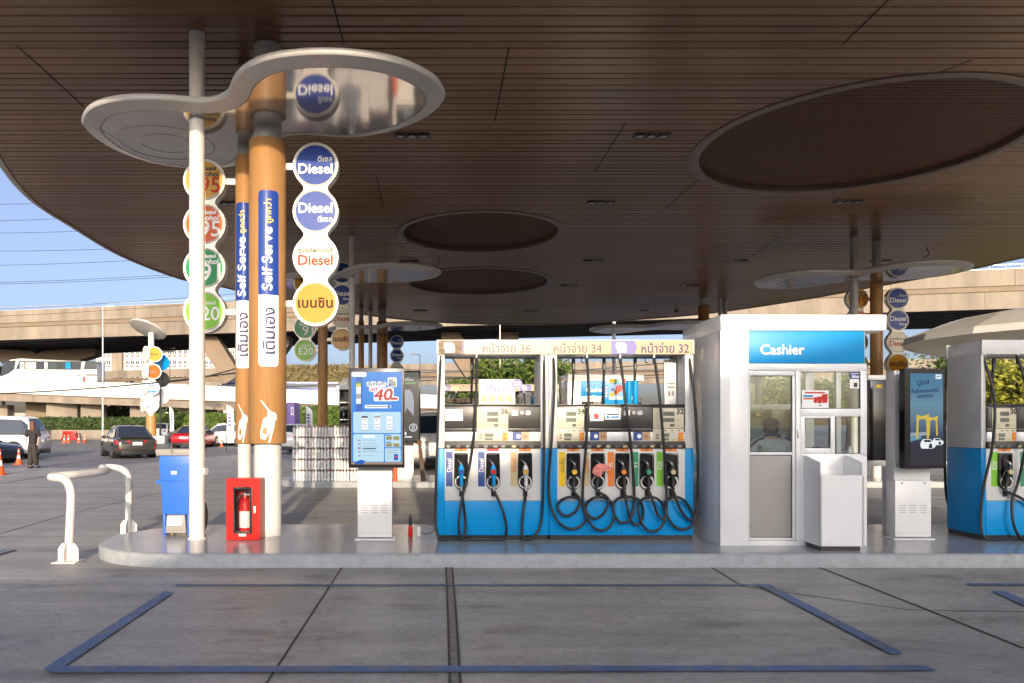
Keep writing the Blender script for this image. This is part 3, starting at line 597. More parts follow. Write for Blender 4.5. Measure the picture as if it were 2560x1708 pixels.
def lcd_panel(t, xl, xr, num):
    """cream meter panel between two enlarged x positions"""
    mb = MB(); a, b = q6(xl,577), q6(xr,708); mb.pbox(a[0],a[1],b[0],b[1],DP-.012,.03,'cream'); a, b = q6(xl,711), q6(xr,794); mb.pbox(a[0],a[1],b[0],b[1],DP-.012,.03,'cream')
    o = obj('meter_panel', mb, t, bevel=.003); w = xr-xl; d = DP-.012
    mb = MB()
    for (u0,v0,u1,v1) in ((.33,600,.69,627),(.33,641,.69,666),(.55,680,.69,697),(.26,742,.52,764),(.26,772,.50,786)):
        mb = MB(); a, b = q6(xl+u0*w,v0), q6(xl+u1*w,v1); mb.rect(a[0]-.6,a[1]-.6,b[0]+.6,b[1]+.6,d,.0015,'grey_ink'); mb.rect(*a,*b,d,.002,'lcd')
        for (s,u,v,wd) in (('125000',.53,614,.095),('92235',.54,654,.085),('388',.63,689,.032)):
            if v0 < v < v1: mb.text(s, front(*q6(xl+u*w,v),d,.0025), w=wd, m='ink')
        obj('meter_display', mb, o, smooth=False)
    mb = MB()
    for v in (616,655,688):
        for u0,u1 in ((.10,.28),(.74,.86)): a, b = q6(xl+u0*w,v-1.5), q6(xl+u1*w,v+1.0); mb.rect(*a,*b,d,.002,'grey_ink')
    for u in (.36,.58,.80): a, b = q6(xl+u*w,720), q6(xl+(u+.08)*w,727); mb.rect(*a,*b,d,.002,'dark_metal')
    for u,v in ((.08,745),(.08,765)): a, b = q6(xl+u*w,v), q6(xl+(u+.10)*w,v+14); mb.rect(*a,*b,d,.002,'grey_ink')
    for i in range(3):
        for j in range(4): a, b = q6(xl+(.60+i*.065)*w,742+j*11), q6(xl+(.645+i*.065)*w,749+j*11); mb.rect(*a,*b,d,.002,'pump_white' if j<3 else 'tan')
    mb.text(num, front(*q6(xl+.88*w,597),d,.0025), h=.062, m='ink', bold=.003); obj('panel_marking', mb, o, smooth=False)
    mb = MB(); a, b = q6(xl+.82*w,736), q6(xl+.985*w,790); mb.rect(*a,*b,d,.002,'orange'); c = q6(xl+.90*w,763); mb.cyl((X(c[0],d),d-.002,Z(c[1],d)),(X(c[0],d),d-.012,Z(c[1],d)),.020,'yellow',n=18); mb.cyl((X(c[0],d),d-.012,Z(c[1],d)),(X(c[0],d),d-.02,Z(c[1],d)),.012,'orange',n=14); obj('stop_button', mb, o)
def cover_stickers(t, xl, xr, kind, num=None):
    d = DP-.006; mb = MB()
    def rc(a0,b0,a1,b1,m,k=.002): a, b = q6(a0,b0), q6(a1,b1); mb.rect(*a,*b,d,k,m)
    def dc(a,b,r,m,k=.0025): c = q6(a,b); mb.disc(X(c[0],d),Z(c[1],d),d-k,r,m,20)
    if kind == 'notice':
        rc(xl+5,583,xl+118,658,'white_ink')
        for v in (597,604,612,622,633,640): rc(xl+18,v,xl+105-(v%7)*4,v+2.5,'grey_ink' if v != 622 else 'red_ink',.0025)
    if kind == 'badges':
        rc(xl+22,591,xl+62,624,'white_ink'); rc(xl+24,594,xl+60,598,'grey_ink',.0025); dc(xl+88,606,.020,'white_ink'); dc(xl+88,606,.012,'grey_ink',.003); dc(xl+128,606,.029,'white_ink'); dc(xl+128,606,.025,'violet',.003)
        for v in (600,612): rc(xl+112,v,xl+144,v+6,'white_ink',.0035)
    if kind == 'two':
        rc(xl+8,578,xl+95,660,'white_ink'); rc(xl+103,578,xl+206,651,'white_ink'); dc(xl+48,628,.032,'red_ink'); dc(xl+40,618,.016,'red_ink',.0027); rc(xl+30,642,xl+66,647,'navy_ink',.0028)
        for v in (590,598,612): rc(xl+115,v,xl+195,v+(3 if v<610 else 9),'grey_ink' if v<610 else 'navy_ink',.0025)
        dc(xl+122,636,.018,'sign_blue'); rc(xl+145,630,xl+195,640,'sign_blue',.0025); rc(xl+20,588,xl+80,592,'red_ink',.0025)
    obj('sticker', mb, t, smooth=False)
def lower_label(t, xl, num):
    d = DP-.006; mb = MB()
    def rc(a0,b0,a1,b1,m,k): a, b = q6(a0,b0), q6(a1,b1); mb.rect(*a,*b,d,k,m)
    rc(xl,732,xl+58,788,'navy',.002); rc(xl+58,732,xl+110,788,'peach',.002); c = q6(xl+38,760); mb.disc(X(c[0],d),Z(c[1],d),d-.003,.026,'white_ink',20)
    mb.text(num, front(*q6(xl+83,762),d,.003), h=.04, m='ink'); obj('number_label', mb, t, smooth=False)
def dispenser(name, label, xL, xR, iL, iR, headers, sidecol=True):
    """xL..xR outer, iL..iR the inset front, all in enlarged pixels"""
    x0, _ = p6(xL,0); x1, _ = p6(xR,0); a0, _ = p6(iL,0); a1, _ = p6(iR,0)
    zh1, zh0 = Z(850,DP), Z(886,DP); zc = Z(1012,DP); zw = Z(1121,DP); zbl = Z(1252,DP); zpl = Z(1338,DP)
    t = thing(name, label, 'fuel dispenser', ((x0+x1)/2, DP+.3, Z0), 'blue and white fuel dispensers')
    mb = MB(); mb.box(x0+.02,DP+.02,zh0+.012,x1-.02,DP+DT-.02,zh1-.006,'white'); obj('header_beam', mb, t, bevel=.006)
    mb = MB(); mb.box(x0-.005,DP-.02,zh0-.0,x1+.005,DP+.0,zh1,'pump_white'); mb.box(x0-.005,DP+DT,zh0,x1+.005,DP+DT+.02,zh1,'pump_white'); hd = obj('header_panel', mb, t, bevel=.004)
    for s in (0,1):
        X0, X1 = ((x0,a0),(a1,x1))[s]
        mb = MB(); mb.box(X0,DP+.0,zw,X1,DP+DT,zh0+.011,'pump_white'); obj('post', mb, t, bevel=.008)
        mb = MB(); mb.box(X0,DP-.002,zpl,X1,DP+DT+.002,zw-.003,'blue'); obj('post_base', mb, t, bevel=.006)
    mb = MB(); mb.box(a0,DP+.03,zpl,a1,DP+DT-.03,zc-.012,'panel_dark'); mb.box(a0,DP-.012,zc-.012,a1,DP+DT+.01,zc+.006,'black'); mb.box(a0+.001,DP-.03,Z(1121,DP),a1-.001,DP+.02,Z(1106,DP),'black'); obj('console', mb, t, bevel=.003)
    mb = MB(); mb.box(a0+.002,DP-.006,Z(1070,DP),a1-.002,DP+.028,Z(1020,DP),'panel_dark'); mb.box(a0+.002,DP-.006,Z(1104,DP),a1-.002,DP+.028,Z(1080,DP),'alu'); mb.box(a0+.002,DP-.002,Z(1079,DP),a1-.002,DP+.028,Z(1071,DP),'panel_dark'); obj('cover_panel', mb, t, bevel=.002)
    mb = MB()
    for i in range(int((a1-a0)/.11)):
        xx = a0+.03+i*.11+random.uniform(-.01,.01); mb.quad((xx,DP-.0315,Z(1119,DP)),(xx+random.uniform(.02,.06),DP-.0315,Z(1119,DP)),(xx+.05,DP-.0315,Z(1113,DP)),(xx,DP-.0315,Z(1113,DP)),random.choice(['grey_ink','dark_metal','brown_ink','tan']))
    obj('product_strip', mb, t, smooth=False)
    mb = MB(); mb.box(a0+.001,DP-.004,zbl,a1-.001,DP+.028,zw,'pump_white'); obj('nozzle_panel', mb, t, bevel=.003)
    mb = MB(); mb.box(a0+.001,DP-.006,zpl,a1-.001,DP+.028,zbl-.002,'blue'); mb.box(a0,DP+DT-.03,zpl,a1,DP+DT,zc-.02,'blue'); obj('base_panel', mb, t, bevel=.004)
    mb = MB(); mb.box(x0+.01,DP+.012,Z0,x1-.01,DP+DT-.01,zpl+.001,'black'); obj('plinth', mb, t)
    mb = MB()
    for zz_ in (zpl+.04, zbl-.05):
        for i in range(5): xx = a0+.04+(a1-a0-.08)*i/4; mb.cyl((xx,DP-.006,zz_),(xx,DP-.009,zz_),.006,'dark_metal',n=8)
    for xx in (x0+.03,x1-.03):
        for zz_ in (zpl+.08,zw-.08,zw+.1,zc+.2): mb.cyl((xx,DP-.002,zz_),(xx,DP-.006,zz_),.005,'dark_metal',n=8)
    obj('screws', mb, t)
    mb = MB(); mb.box(a0+(a1-a0)*.5-.001,DP-.0065,zpl+.002,a0+(a1-a0)*.5+.001,DP-.0058,zbl-.004,'ink'); mb.box(a0+.002,DP-.0048,zbl-.0015,a1-.002,DP-.0036,zbl+.002,'ink'); obj('panel_gap', mb, t)
    d = DP-.02
    for (pm, h0, h1, txt, tx, tw, tc) in headers:
        mb = MB(); A, B = q6(h0,134), q6(h1,224); mb.rect(*A,*B,d,.002,pm)
        if txt: mb.text(txt, front(*q6(tx,181),d,.004), w=tw/2.613/F*DP, h=.125, m=tc, bold=.002)
        obj('header_sign', mb, hd, smooth=False)
    return t
d36 = dispenser('fuel_dispenser', 'left fuel dispenser of the near island with three Diesel nozzles, numbered 36', 85, 815, 135, 762, [('peach',90,812,'หน้าจ่าย 36',540,310,'brown_ink'),('violet',96,262,None,0,0,None)])
lcd_panel(d36, 345, 550, '36'); cover_stickers(d36, 135, 340, 'notice'); cover_stickers(d36, 552, 760, 'badges'); lower_label(d36, 578, '36')
E36 = [bay(d36, 242, 868, 1105, 92, 'sign_blue', 's_navy', .05), bay(d36, 450, 868, 1105, 92, 'sign_blue', 'red', .02), bay(d36, 659, 868, 1105, 94, 'alu', 's_gold', .03)]
def fuel_label(t, xl, xr, m, txt, c, num, nx):
    d = DP-.004; mb = MB(); a, b = q6(xl,862), q6(xr,1088); mb.rect(*a,*b,d,.002,m); x = (xl+xr)/2
    mb.text(txt, front(*q6(x,950),d,.004), w=.16 if len(txt) > 3 else .032*len(txt), h=.055, m=c, rot=1)
    a, b = q6(nx-40,840), q6(nx+40,859); mb.rect(*a,*b,d,.002,'orange' if num else 'red_ink')
    if num: mb.text(num, front(*q6(nx,849),d,.004), h=.032, m='ink')
    obj('fuel_label', mb, t, smooth=False)
fuel_label(d36, 143,187,'navy','Diesel','white_ink','36',242); fuel_label(d36, 353,397,'navy','Diesel','white_ink',None,450); fuel_label(d36, 565,608,'tan','Diesel','s_orange','36',659)
hose(d36, [(110,235),(98,500),(84,900),(76,1150),(74,1330),(105,1440),(170,1474),(235,1462),(268,1390),(268,1290),(255,1190),(256,1105)], end=E36[0])
hose(d36, [(343,235),(338,480),(325,740),(295,960),(248,1160),(225,1320),(245,1430),(320,1480),(420,1484),(515,1445),(533,1350),(510,1240),(478,1160),(456,1105)], dy=.03, end=E36[1])
hose(d36, [(785,235),(780,600),(774,1000),(770,1250),(745,1370),(690,1450),(652,1470),(636,1400),(640,1290),(656,1180),(670,1105)], end=E36[2])
rear_hose(d36, 322)
d32 = dispenser('fuel_dispenser', 'wide near dispenser with five nozzles and looped hoses, numbered 34 and 32', 818, 1760, 870, 1705,
  [('peach',822,1222,'หน้าจ่าย 34',1005,310,'brown_ink'),('violet',1222,1378,None,0,0,None),('peach',1378,1757,'หน้าจ่าย 32',1575,308,'navy_ink')])
lcd_panel(d32, 870, 1048, '34'); lcd_panel(d32, 1497, 1697, '32'); cover_stickers(d32, 1078, 1290, 'two'); cover_stickers(d32, 1283, 1490, 'badges'); lower_label(d32, 1085, '34'); lower_label(d32, 1368, '32')
hb = [o for o in d32.children if o.name.startswith('header_panel')][0]
for t_, xc6 in ((d36, 165), (d32, 1288)):
    hb = [o for o in t_.children if o.name.startswith('header_panel')][0]; mb = MB()
    c = [(xc6-34,150),(xc6+20,148),(xc6+36,170),(xc6+36,212),(xc6-26,214),(xc6-26,195),(xc6-36,180)]
    mb.add([(X(q6(a,b)[0],DP-.02),DP-.0245,Z(q6(a,b)[1],DP-.02)) for a,b in c], [tuple(range(7))[::-1]], 'refl')
    mb.add([(X(q6(a,b)[0],DP-.02),DP-.0235,Z(q6(a,b)[1],DP-.02)) for a,b in ((xc6+85,134),(xc6+105,179),(xc6+85,224))], [(0,2,1)], 'violet'); obj('header_emblem', mb, hb, smooth=False)
E32 = [bay(d32, 974, 870, 1105, 92, 'rubber', 'yellow', .12), bay(d32, 1133, 870, 1105, 94, 'rubber', 's_gold', .20), bay(d32, 1293, 870, 1105, 94, 'rubber', 'orange', .0), bay(d32, 1453, 870, 1105, 95, 'rubber', 'green', .02), bay(d32, 1611, 870, 1105, 96, 'rubber', 'tan', .02)]
for xl, xr, m, tx, c, num, nx in ((880,922,'yellow','เบนซิน','ink','34',974),(1044,1078,'tan','Diesel','s_orange','34',1133),(1200,1242,'orange','95','white_ink','32',1293),(1358,1400,'green','91','white_ink','32',1453),(1519,1560,'lime','E20','white_ink','32',1611)): fuel_label(d32, xl, xr, m, tx, c, num, nx)
hose(d32, [(845,235),(845,420),(828,760),(812,1050),(822,1200),(868,1310),(950,1360),(1025,1335),(1055,1270),(1035,1190),(985,1155),(925,1155),(880,1185),(870,1225),(900,1268),(945,1272),(990,1235),(1012,1170),(1012,1110)], end=E32[0])
hose(d32, [(1065,235),(1064,480),(1048,800),(1032,1080),(1040,1240),(1090,1340),(1150,1368),(1205,1340),(1232,1270),(1215,1190),(1160,1155),(1100,1155),(1060,1190),(1052,1240),(1085,1285),(1130,1285),(1172,1240),(1190,1160),(1182,1080)], dy=.02, end=E32[1])
hose(d32, [(1283,235),(1300,500),(1335,800),(1365,1080),(1362,1220),(1330,1300),(1280,1318),(1240,1280),(1228,1215),(1260,1165),(1320,1150),(1380,1165),(1420,1220),(1420,1290),(1390,1332),(1350,1315),(1320,1240),(1302,1110)], dy=.01, end=E32[2])
hose(d32, [(1505,235),(1518,480),(1545,800),(1572,1080),(1570,1250),(1530,1345),(1470,1374),(1415,1335),(1388,1250),(1405,1180),(1455,1152),(1510,1165),(1552,1220),(1565,1275),(1545,1298),(1510,1260),(1480,1180),(1462,1110)], dy=.03, end=E32[3])
hose(d32, [(1733,235),(1748,480),(1770,850),(1782,1100),(1772,1250),(1735,1335),(1680,1362),(1615,1335),(1570,1250),(1575,1185),(1615,1152),(1670,1165),(1725,1220),(1752,1275),(1740,1302),(1700,1285),(1655,1220),(1625,1110)], end=E32[4])
for x6 in (1010,1217,1428): rear_hose(d32, x6)
for x6 in (1040,1245,1460,1640): mb = MB(); x, z = p6(x6,232); mb.tube([(x,DP+.1,z),(x,DP+.1,z-.07),(x+.03,DP+.1,z-.08)], .006, 'black', n=6, sub=3); obj('hose_hanger', mb, d32)
mb = MB(); x0_, z0_ = p6(1620,245); x1_, z1_ = p6(1700,560); mb.quad((x0_,DP+.30,z1_),(x1_,DP+.30,z1_),(x1_,DP+.30,z0_),(x0_,DP+.30,z0_),'alu'); mb.box(x0_,DP+.302,z1_,x1_,DP+.34,z0_,'alu')
for i, (a,b,c,d_) in enumerate(((1632,400,1690,415),(1632,424,1690,440),(1642,455,1660,490),(1666,455,1684,490))): A=p6(a,b); B=p6(c,d_); mb.quad((A[0],DP+.298,B[1]),(B[0],DP+.298,B[1]),(B[0],DP+.298,A[1]),(A[0],DP+.298,A[1]),'grey_ink')
obj('inner_plate', mb, d32)
# pink cloth over one of the nozzles
mb = MB(); cx0, cz0 = p6(1140,985); N = 14; vs = []; fs = []
pts = [(1085,1000),(1092,962),(1112,938),(1140,932),(1170,936),(1198,948),(1215,965),(1200,985),(1172,975),(1160,1000),(1140,1024),(1115,1018),(1098,1008)]
ring = [p6(a,b) for a,b in pts]; vs = [(cx0,DP-.135,cz0+.03)]
for k in (.55,1.0):
    for i, (a,b) in enumerate(ring): vs.append((cx0+(a-cx0)*k, DP-.128+.035*k*math.sin(i*2.3)+(.02 if k==1 else 0), cz0+.0+(b-cz0)*k))
n_ = len(ring); fs = [(0,1+(i+1)%n_,1+i) for i in range(n_)] + [(1+i,1+(i+1)%n_,1+n_+(i+1)%n_,1+n_+i) for i in range(n_)]
mb.add(vs, fs, 'cloth_pink'); cl = obj('cloth', mb, None, base=(cx0,DP-.13,cz0-.1)); md_ = cl.modifiers.new('thickness','SOLIDIFY'); md_.thickness = .006; md_ = cl.modifiers.new('soft','SUBSURF'); md_.levels = 2; md_.render_levels = 2
tag(cl, 'crumpled pink cloth hung over a nozzle of the wide dispenser', 'cloth')
# third dispenser at the right edge
t = dispenser('fuel_dispenser', 'dispenser numbered 30 cut off by the right edge of the photo', 3640, 4420, 3670, 4390, [])
lcd_panel(t, 3712, 3870, '30')
E30 = [bay(t, 3790, 868, 1105, 92, 'rubber', 'tan', .25), bay(t, 3990, 868, 1105, 92, 'rubber', 'green', .1), bay(t, 4190, 868, 1105, 92, 'rubber', 'orange', .1)]
fuel_label(t, 3705, 3750, 'lime','E20','white_ink','30',3790); fuel_label(t, 3895, 3935, 'green','91','white_ink','30',3990)
hose(t, [(3660,235),(3690,500),(3680,800),(3640,1100),(3620,1330),(3640,1430),(3750,1478),(3900,1476),(4000,1440),(4010,1300),(3900,1180),(3830,1120)], end=E30[0])
hose(t, [(3885,235),(3900,500),(3885,800),(3860,1050),(3815,1180),(3810,1330),(3870,1430),(3960,1470),(4080,1420),(4060,1250),(4010,1120)], dy=.02, end=E30[1])
hose(t, [(4240,235),(4250,800),(4260,1250),(4200,1420),(4150,1300),(4200,1110)], end=E30[2]); rear_hose(t, 3860)
d30 = t
mb = MB(); xa = X(2390,9.9)
mb.tube([(xa-.06,9.95,2.4),(xa-.09,9.98,1.9),(xa-.08,10.0,1.1),(xa-.05,10.0,.55),(xa+.05,9.98,.40),(xa+.16,9.93,.55)], .0165, 'rubber', n=8); obj('rear_hose', mb, d30)
# ------------------------------------------------------------------ things standing on the dispensers
def on_top(z6): return Z(1012,DP)+.006
ZT = Z(1012,DP)+.0065
mb = MB(); t = thing('self_service_sign', 'cream sign with a round purple badge standing on top of the left dispenser', 'sign', (X(1242,9.5),9.5,ZT))
mb.pbox(1197,950,1287,0,9.5,.0,'s_cream') if 0 else mb.box(X(1197,9.5),9.5,ZT,X(1288,9.5),9.53,Z(948,9.5),'s_cream'); bd = obj('board', mb, t, bevel=.004)
mb = MB(); d = 9.5; mb.rect(1213,962,1286,982,d,.002,'white_ink'); mb.text('เติมเอง', front(1248,972,d,.004), w=.30, m='violet', bold=.003)
for i in range(4): mb.rect(1204+i*21,990,1218+i*21,1004,d,.002,'peach')
obj('lettering', mb, bd, smooth=False)
mb = MB(); mb.cyl((X(1293,d),d-.004,Z(961,d)),(X(1293,d),d-.016,Z(961,d)),.066,'violet',n=28); mb.rect(1283,955,1302,958,d-.016,.002,'white_ink'); mb.rect(1283,962,1304,965,d-.016,.002,'white_ink'); mb.rect(1286,969,1300,971,d-.016,.002,'yellow'); obj('badge', mb, t)
mb = MB(); d = 9.45; t = thing('leaflet_box', 'colourful poster box standing on the wide dispenser in front of a Cashier sign', 'display box', (X(1540,d),d,ZT))
mb.box(X(1512,d),d,ZT,X(1566,d),d+.12,Z(952,d),'sign_blue'); bd = obj('box', mb, t, bevel=.004)
mb = MB()
mb.rect(1521,961,1557,1000,d,.002,'e_pale'); mb.rect(1513,966,1519,996,d,.002,'violet'); mb.disc(X(1548,d),Z(971,d),d-.003,.045,'red_ink',18); mb.disc(X(1541,d),Z(980,d),d-.004,.03,'s_orange',16); mb.rect(1523,983,1538,990,d,.003,'s_gold'); mb.disc(X(1532,d),Z(974,d),d-.004,.022,'navy',12); mb.rect(1524,991,1555,998,d,.003,'white_ink')
for i, m in enumerate(('white_ink','s_yellow','s_gold','green','white_ink','red_ink')): mb.rect(1515+i*8,948,1524+i*8,958,d,.004+.0004*i,m)
for i in range(4): mb.rect(1514,968+i*7,1518,971+i*7,d,.003,'white_ink')
obj('poster', mb, bd, smooth=False)
for px, lb in ((1572,'left of two blue cylinders standing on the wide dispenser'),(1588,'right of two blue cylinders standing on the wide dispenser')):
    mb = MB(); x = X(px,9.5); mb.lathe(x,9.5,[(.033,ZT),(.035,ZT+.01),(.035,ZT+.28),(.03,ZT+.30)],'sign_blue',24); o = obj('blue_cylinder', mb, base=(x,9.5,ZT)); tag(o, lb, 'container', 'blue cylinders on the wide dispenser')
mb = MB(); x = X(1396,9.42); mb.lathe(x,9.42,[(.03,ZT),(.032,ZT+.02),(.03,ZT+.12),(.014,ZT+.16),(.014,ZT+.2)],'film',16); o = obj('clear_bottle', mb, base=(x,9.42,ZT)); tag(o, 'clear plastic bag or bottle on the left end of the wide dispenser', 'bottle')
# ------------------------------------------------------------------ cashier booth
KD = 8.75; KB = 10.08
def k(px, py): return X(px,KD), Z(py,KD)
kx0, kx1 = X(1801,KD), X(2172,KD); kzt = Z(787,KD); zf0 = Z(827,KD)
kt = thing('cashier_booth', 'white cashier booth with a blue Cashier sign on the near island', 'booth', ((kx0+kx1)/2, 9.4, Z0))
mb = MB(); mb.box(kx0,KD,Z0,X(1872,KD),KD+.06,zf0-.0,'kiosk_white'); mb.box(kx0,KD+.061,Z0,kx0+.06,KB,zf0,'kiosk_white'); obj('wall', mb, kt, bevel=.004)
mb = MB(); mb.box(kx0,KD-.012,zf0+.001,X(2215,KD),KB+.02,kzt,'kiosk_white'); obj('roof', mb, kt, bevel=.006)
mb = MB(); mb.box(X(1872,KD)+.001,KD+.012,Z(908,KD),X(2163,KD),KD+.05,zf0-.002,'sign_blue'); sg_ = obj('sign_panel', mb, kt, bevel=.002)
mb = MB(); mb.text('Cashier', front(1956,874,KD+.012,.003), w=X(2011,KD)-X(1902,KD), m='white_ink', bold=.004); obj('lettering', mb, sg_, smooth=False)
mb = MB(); fy = KD+.02
def fr(px0,py0,px1,py1,y=fy,t=.055,m='kiosk_white'): mb.box(X(px0,KD),y,Z(py1,KD),X(px1,KD),y+t,Z(py0,KD),m)
fr(1872.5,909,2170,926); fr(1992,926.3,2004,1352); fr(2154,926.3,2170,1140); fr(2004.2,1022,2153.8,1040); fr(2004.2,926.3,2153.8,929,fy,.05); fr(2004.2,1135,2170,1366); fr(1872.5,1352.5,2004,1366)
fr(2004.2,1040.3,2015,1134.6); fr(2079,1040.3,2090,1134.6); fr(2015.2,1040.3,2078.8,1046); fr(2015.2,1121,2078.8,1134.6); fr(2090.2,1040.3,2153.8,1041.5,fy,.05)
obj('front_frame', mb, kt, bevel=.004)
mb = MB(); fy2 = KD+.035
fr(1873,926.5,1991.5,938.5,fy2,.05); fr(1873,939,1878,1351.5,fy2,.05); fr(1984.5,939,1991.5,1351.5,fy2,.05); fr(1878.2,1131,1984.3,1138,fy2,.05); fr(1878.2,1346,1984.3,1351.5,fy2,.05); dr = obj('door', mb, kt, bevel=.004)
mb = MB(); fr(1878.2,1138.3,1984.3,1345.8,fy2+.015,.02,'steel'); obj('door_panel', mb, dr)
mb = MB(); fr(1878.2,939,1984.3,1130.8,fy2+.02,.008,'glass'); obj('door_glass', mb, dr)
mb = MB(); fr(1995,1075,1998.5,1095,fy-.018,.017,'alu'); obj('door_handle', mb, dr, bevel=.003)
mb = MB(); fr(2004.2,929.2,2153.8,1021.8,fy+.02,.008,'glass'); obj('window', mb, kt)
mb = MB(); fr(2015.2,1046.2,2078.8,1120.8,fy+.02,.008,'glass'); fr(2090.2,1041.7,2153.8,1134.6,fy+.03,.008,'glass'); obj('serving_window', mb, kt)
mb = MB(); yb = KB-.06; zmid0, zmid1 = 1.95, 2.06
mb.box(kx0+.061,yb,Z0,kx1,KB,1.16,'kiosk_white'); mb.box(kx0+.061,yb,1.161,kx0+.18,KB,zf0,'kiosk_white'); mb.box(kx0+.181,yb,2.27,kx1,KB,zf0,'kiosk_white'); mb.box(kx1-.12,yb,1.161,kx1,KB,2.269,'kiosk_white'); mb.box(kx0+.181,yb,1.74,kx1-.121,KB,1.81,'kiosk_white'); mb.box(kx0+.72,yb,1.161,kx0+.80,KB,1.739,'kiosk_white'); mb.box(kx0+.95,yb,1.811,kx0+1.02,KB,2.269,'kiosk_white')
mb.box(kx1-.06,KD+.08,Z0,kx1,yb-.001,1.16,'kiosk_white'); mb.box(kx1-.06,KD+.08,2.27,kx1,yb-.001,zf0-.001,'kiosk_white'); mb.box(kx1-.06,9.35,1.161,kx1,9.41,2.269,'kiosk_white'); obj('rear_wall', mb, kt, bevel=.003)
mb = MB(); mb.box(kx0+.181,yb+.02,1.161,kx0+.719,yb+.028,1.739,'glass_tint'); mb.box(kx0+.801,yb+.02,1.161,kx1-.121,yb+.028,1.739,'glass_tint'); mb.box(kx0+.181,yb+.02,1.811,kx0+.949,yb+.028,2.269,'glass_tint'); obj('rear_window', mb, kt)
mb = MB(); mb.box(kx0+.07,KD+.1,Z0+.001,kx1-.07,yb-.01,Z0+.02,'grey_paint'); obj('booth_floor', mb, kt)
mb = MB(); mb.box(kx0+.85,KD+.08,.86,kx1-.07,9.2,.89,'alu'); mb.box(kx0+.07,9.72,.86,kx1-.07,yb-.01,.89,'alu'); obj('counter', mb, kt, bevel=.004)
# paying shelf and bin box on the booth front
cd = 8.39; c0, c1 = X(2050,cd), X(2160,cd); zt_f, zt_b = Z(1158,cd), Z(1139,KD); zfr = Z(1189,cd); zb_ = Z(1366,cd)
mb = MB(); mb.box(c0,cd,zb_,c1,cd+.02,zfr,'kiosk_white')
for xx in (c0, c1-.02):
    P = [(cd,zb_),(KD+.018,zb_),(KD+.018,zt_b),(KD-.03,zt_b),(cd,zt_f)]; mb.loops([[(xx,y,z) for y,z in P],[(xx+.02,y,z) for y,z in P]] if xx==c1-.02 or 1 else 0,'kiosk_white',True,True)
mb.box(c0+.021,cd+.021,zfr-.03,c1-.021,KD+.017,zfr-.01,'kiosk_white'); sh = obj('serving_box', mb, kt, smooth=False)
mb = MB(); mb.box(c0+.02,cd+.02,Z0,c1-.03,KD,zb_-.001,'black'); obj('box_plinth', mb, sh)
def gasket(px0,py0,px1,py1,y,par):
    mb = MB(); g_ = 1.2
    for q in ((px0,py0,px1,py0+g_),(px0,py1-g_,px1,py1),(px0,py0+g_+.05,px0+g_,py1-g_-.05),(px1-g_,py0+g_+.05,px1,py1-g_-.05)): mb.box(X(q[0],KD),y-.004,Z(q[3],KD),X(q[2],KD),y+.004,Z(q[1],KD),'rubber')
    obj('seal', mb, par)
gasket(1878.4,939.2,1984.1,1130.6,fy2+.018,dr); gasket(2004.4,929.4,2153.6,1021.6,fy+.018,kt); gasket(2015.4,1046.4,2078.6,1120.6,fy+.018,kt); gasket(2090.4,1041.9,2153.6,1134.4,fy+.028,kt); gasket(1878.4,1138.5,1984.1,1345.6,fy2+.013,dr)
for py in (960,1145,1320):
    mb = MB(); mb.cyl((X(1875,KD),fy2-.006,Z(py+8,KD)),(X(1875,KD),fy2-.006,Z(py-8,KD)),.008,'alu',n=10); obj('hinge', mb, dr)
mb = MB(); mb.box(X(1872,KD)-.0015,KD-.001,Z0+.004,X(1872,KD)+.0012,KD+.011,zf0-.004,'grey_ink'); mb.box(X(1960,KD),KD-.0135,zf0+.002,X(1960,KD)+.002,KD-.0118,kzt-.004,'grey_ink'); obj('panel_gap', mb, kt)
# stickers
mb = MB(); d = fy+.02; mb.rect(2124,930,2153,948,d,.002,'navy'); mb.rect(2124,948,2153,971,d,.002,'alu'); mb.text('blue', front(2139,941,d,.004), w=.08, m='white_ink', bold=.002); mb.rect(2134,957,2143,968,d,.003,'ink'); mb.rect(2127,933.5,2150,935,d,.003,'white_ink'); obj('sticker', mb, kt, smooth=False)
mb = MB(); mb.rect(2004.5,976,2071,1020,d,.003,'white_ink'); mb.rect(2012,980,2062,984,d,.004,'red_ink'); mb.rect(2008,988,2032,993,d,.004,'sign_blue'); mb.rect(2008,995,2032,999,d,.004,'s_orange')
for a,b,c,e in ((2033,994,2044,1008),(2043,992,2055,1009),(2054,986,2069,1008)): mb.add([(X(a,d),d-.0045,Z(b,d)),(X(a+1.5,d),d-.0045,Z(e,d)),(X(c-1,d),d-.0045,Z(e-1,d)),(X(c,d),d-.0045,Z(b-1,d))],[(0,1,2,3)],'red')
mb.rect(2046,1012,2054,1015,d,.004,'grey_ink'); obj('notice', mb, kt, smooth=False)
mb = MB()
x, z = X(1905,9.9), Z(1036,9.9); mb.box(x-.03,yb-.012,z-.02,x+.03,yb-.002,z+.02,'yellow'); obj('yellow_tag', mb, kt)
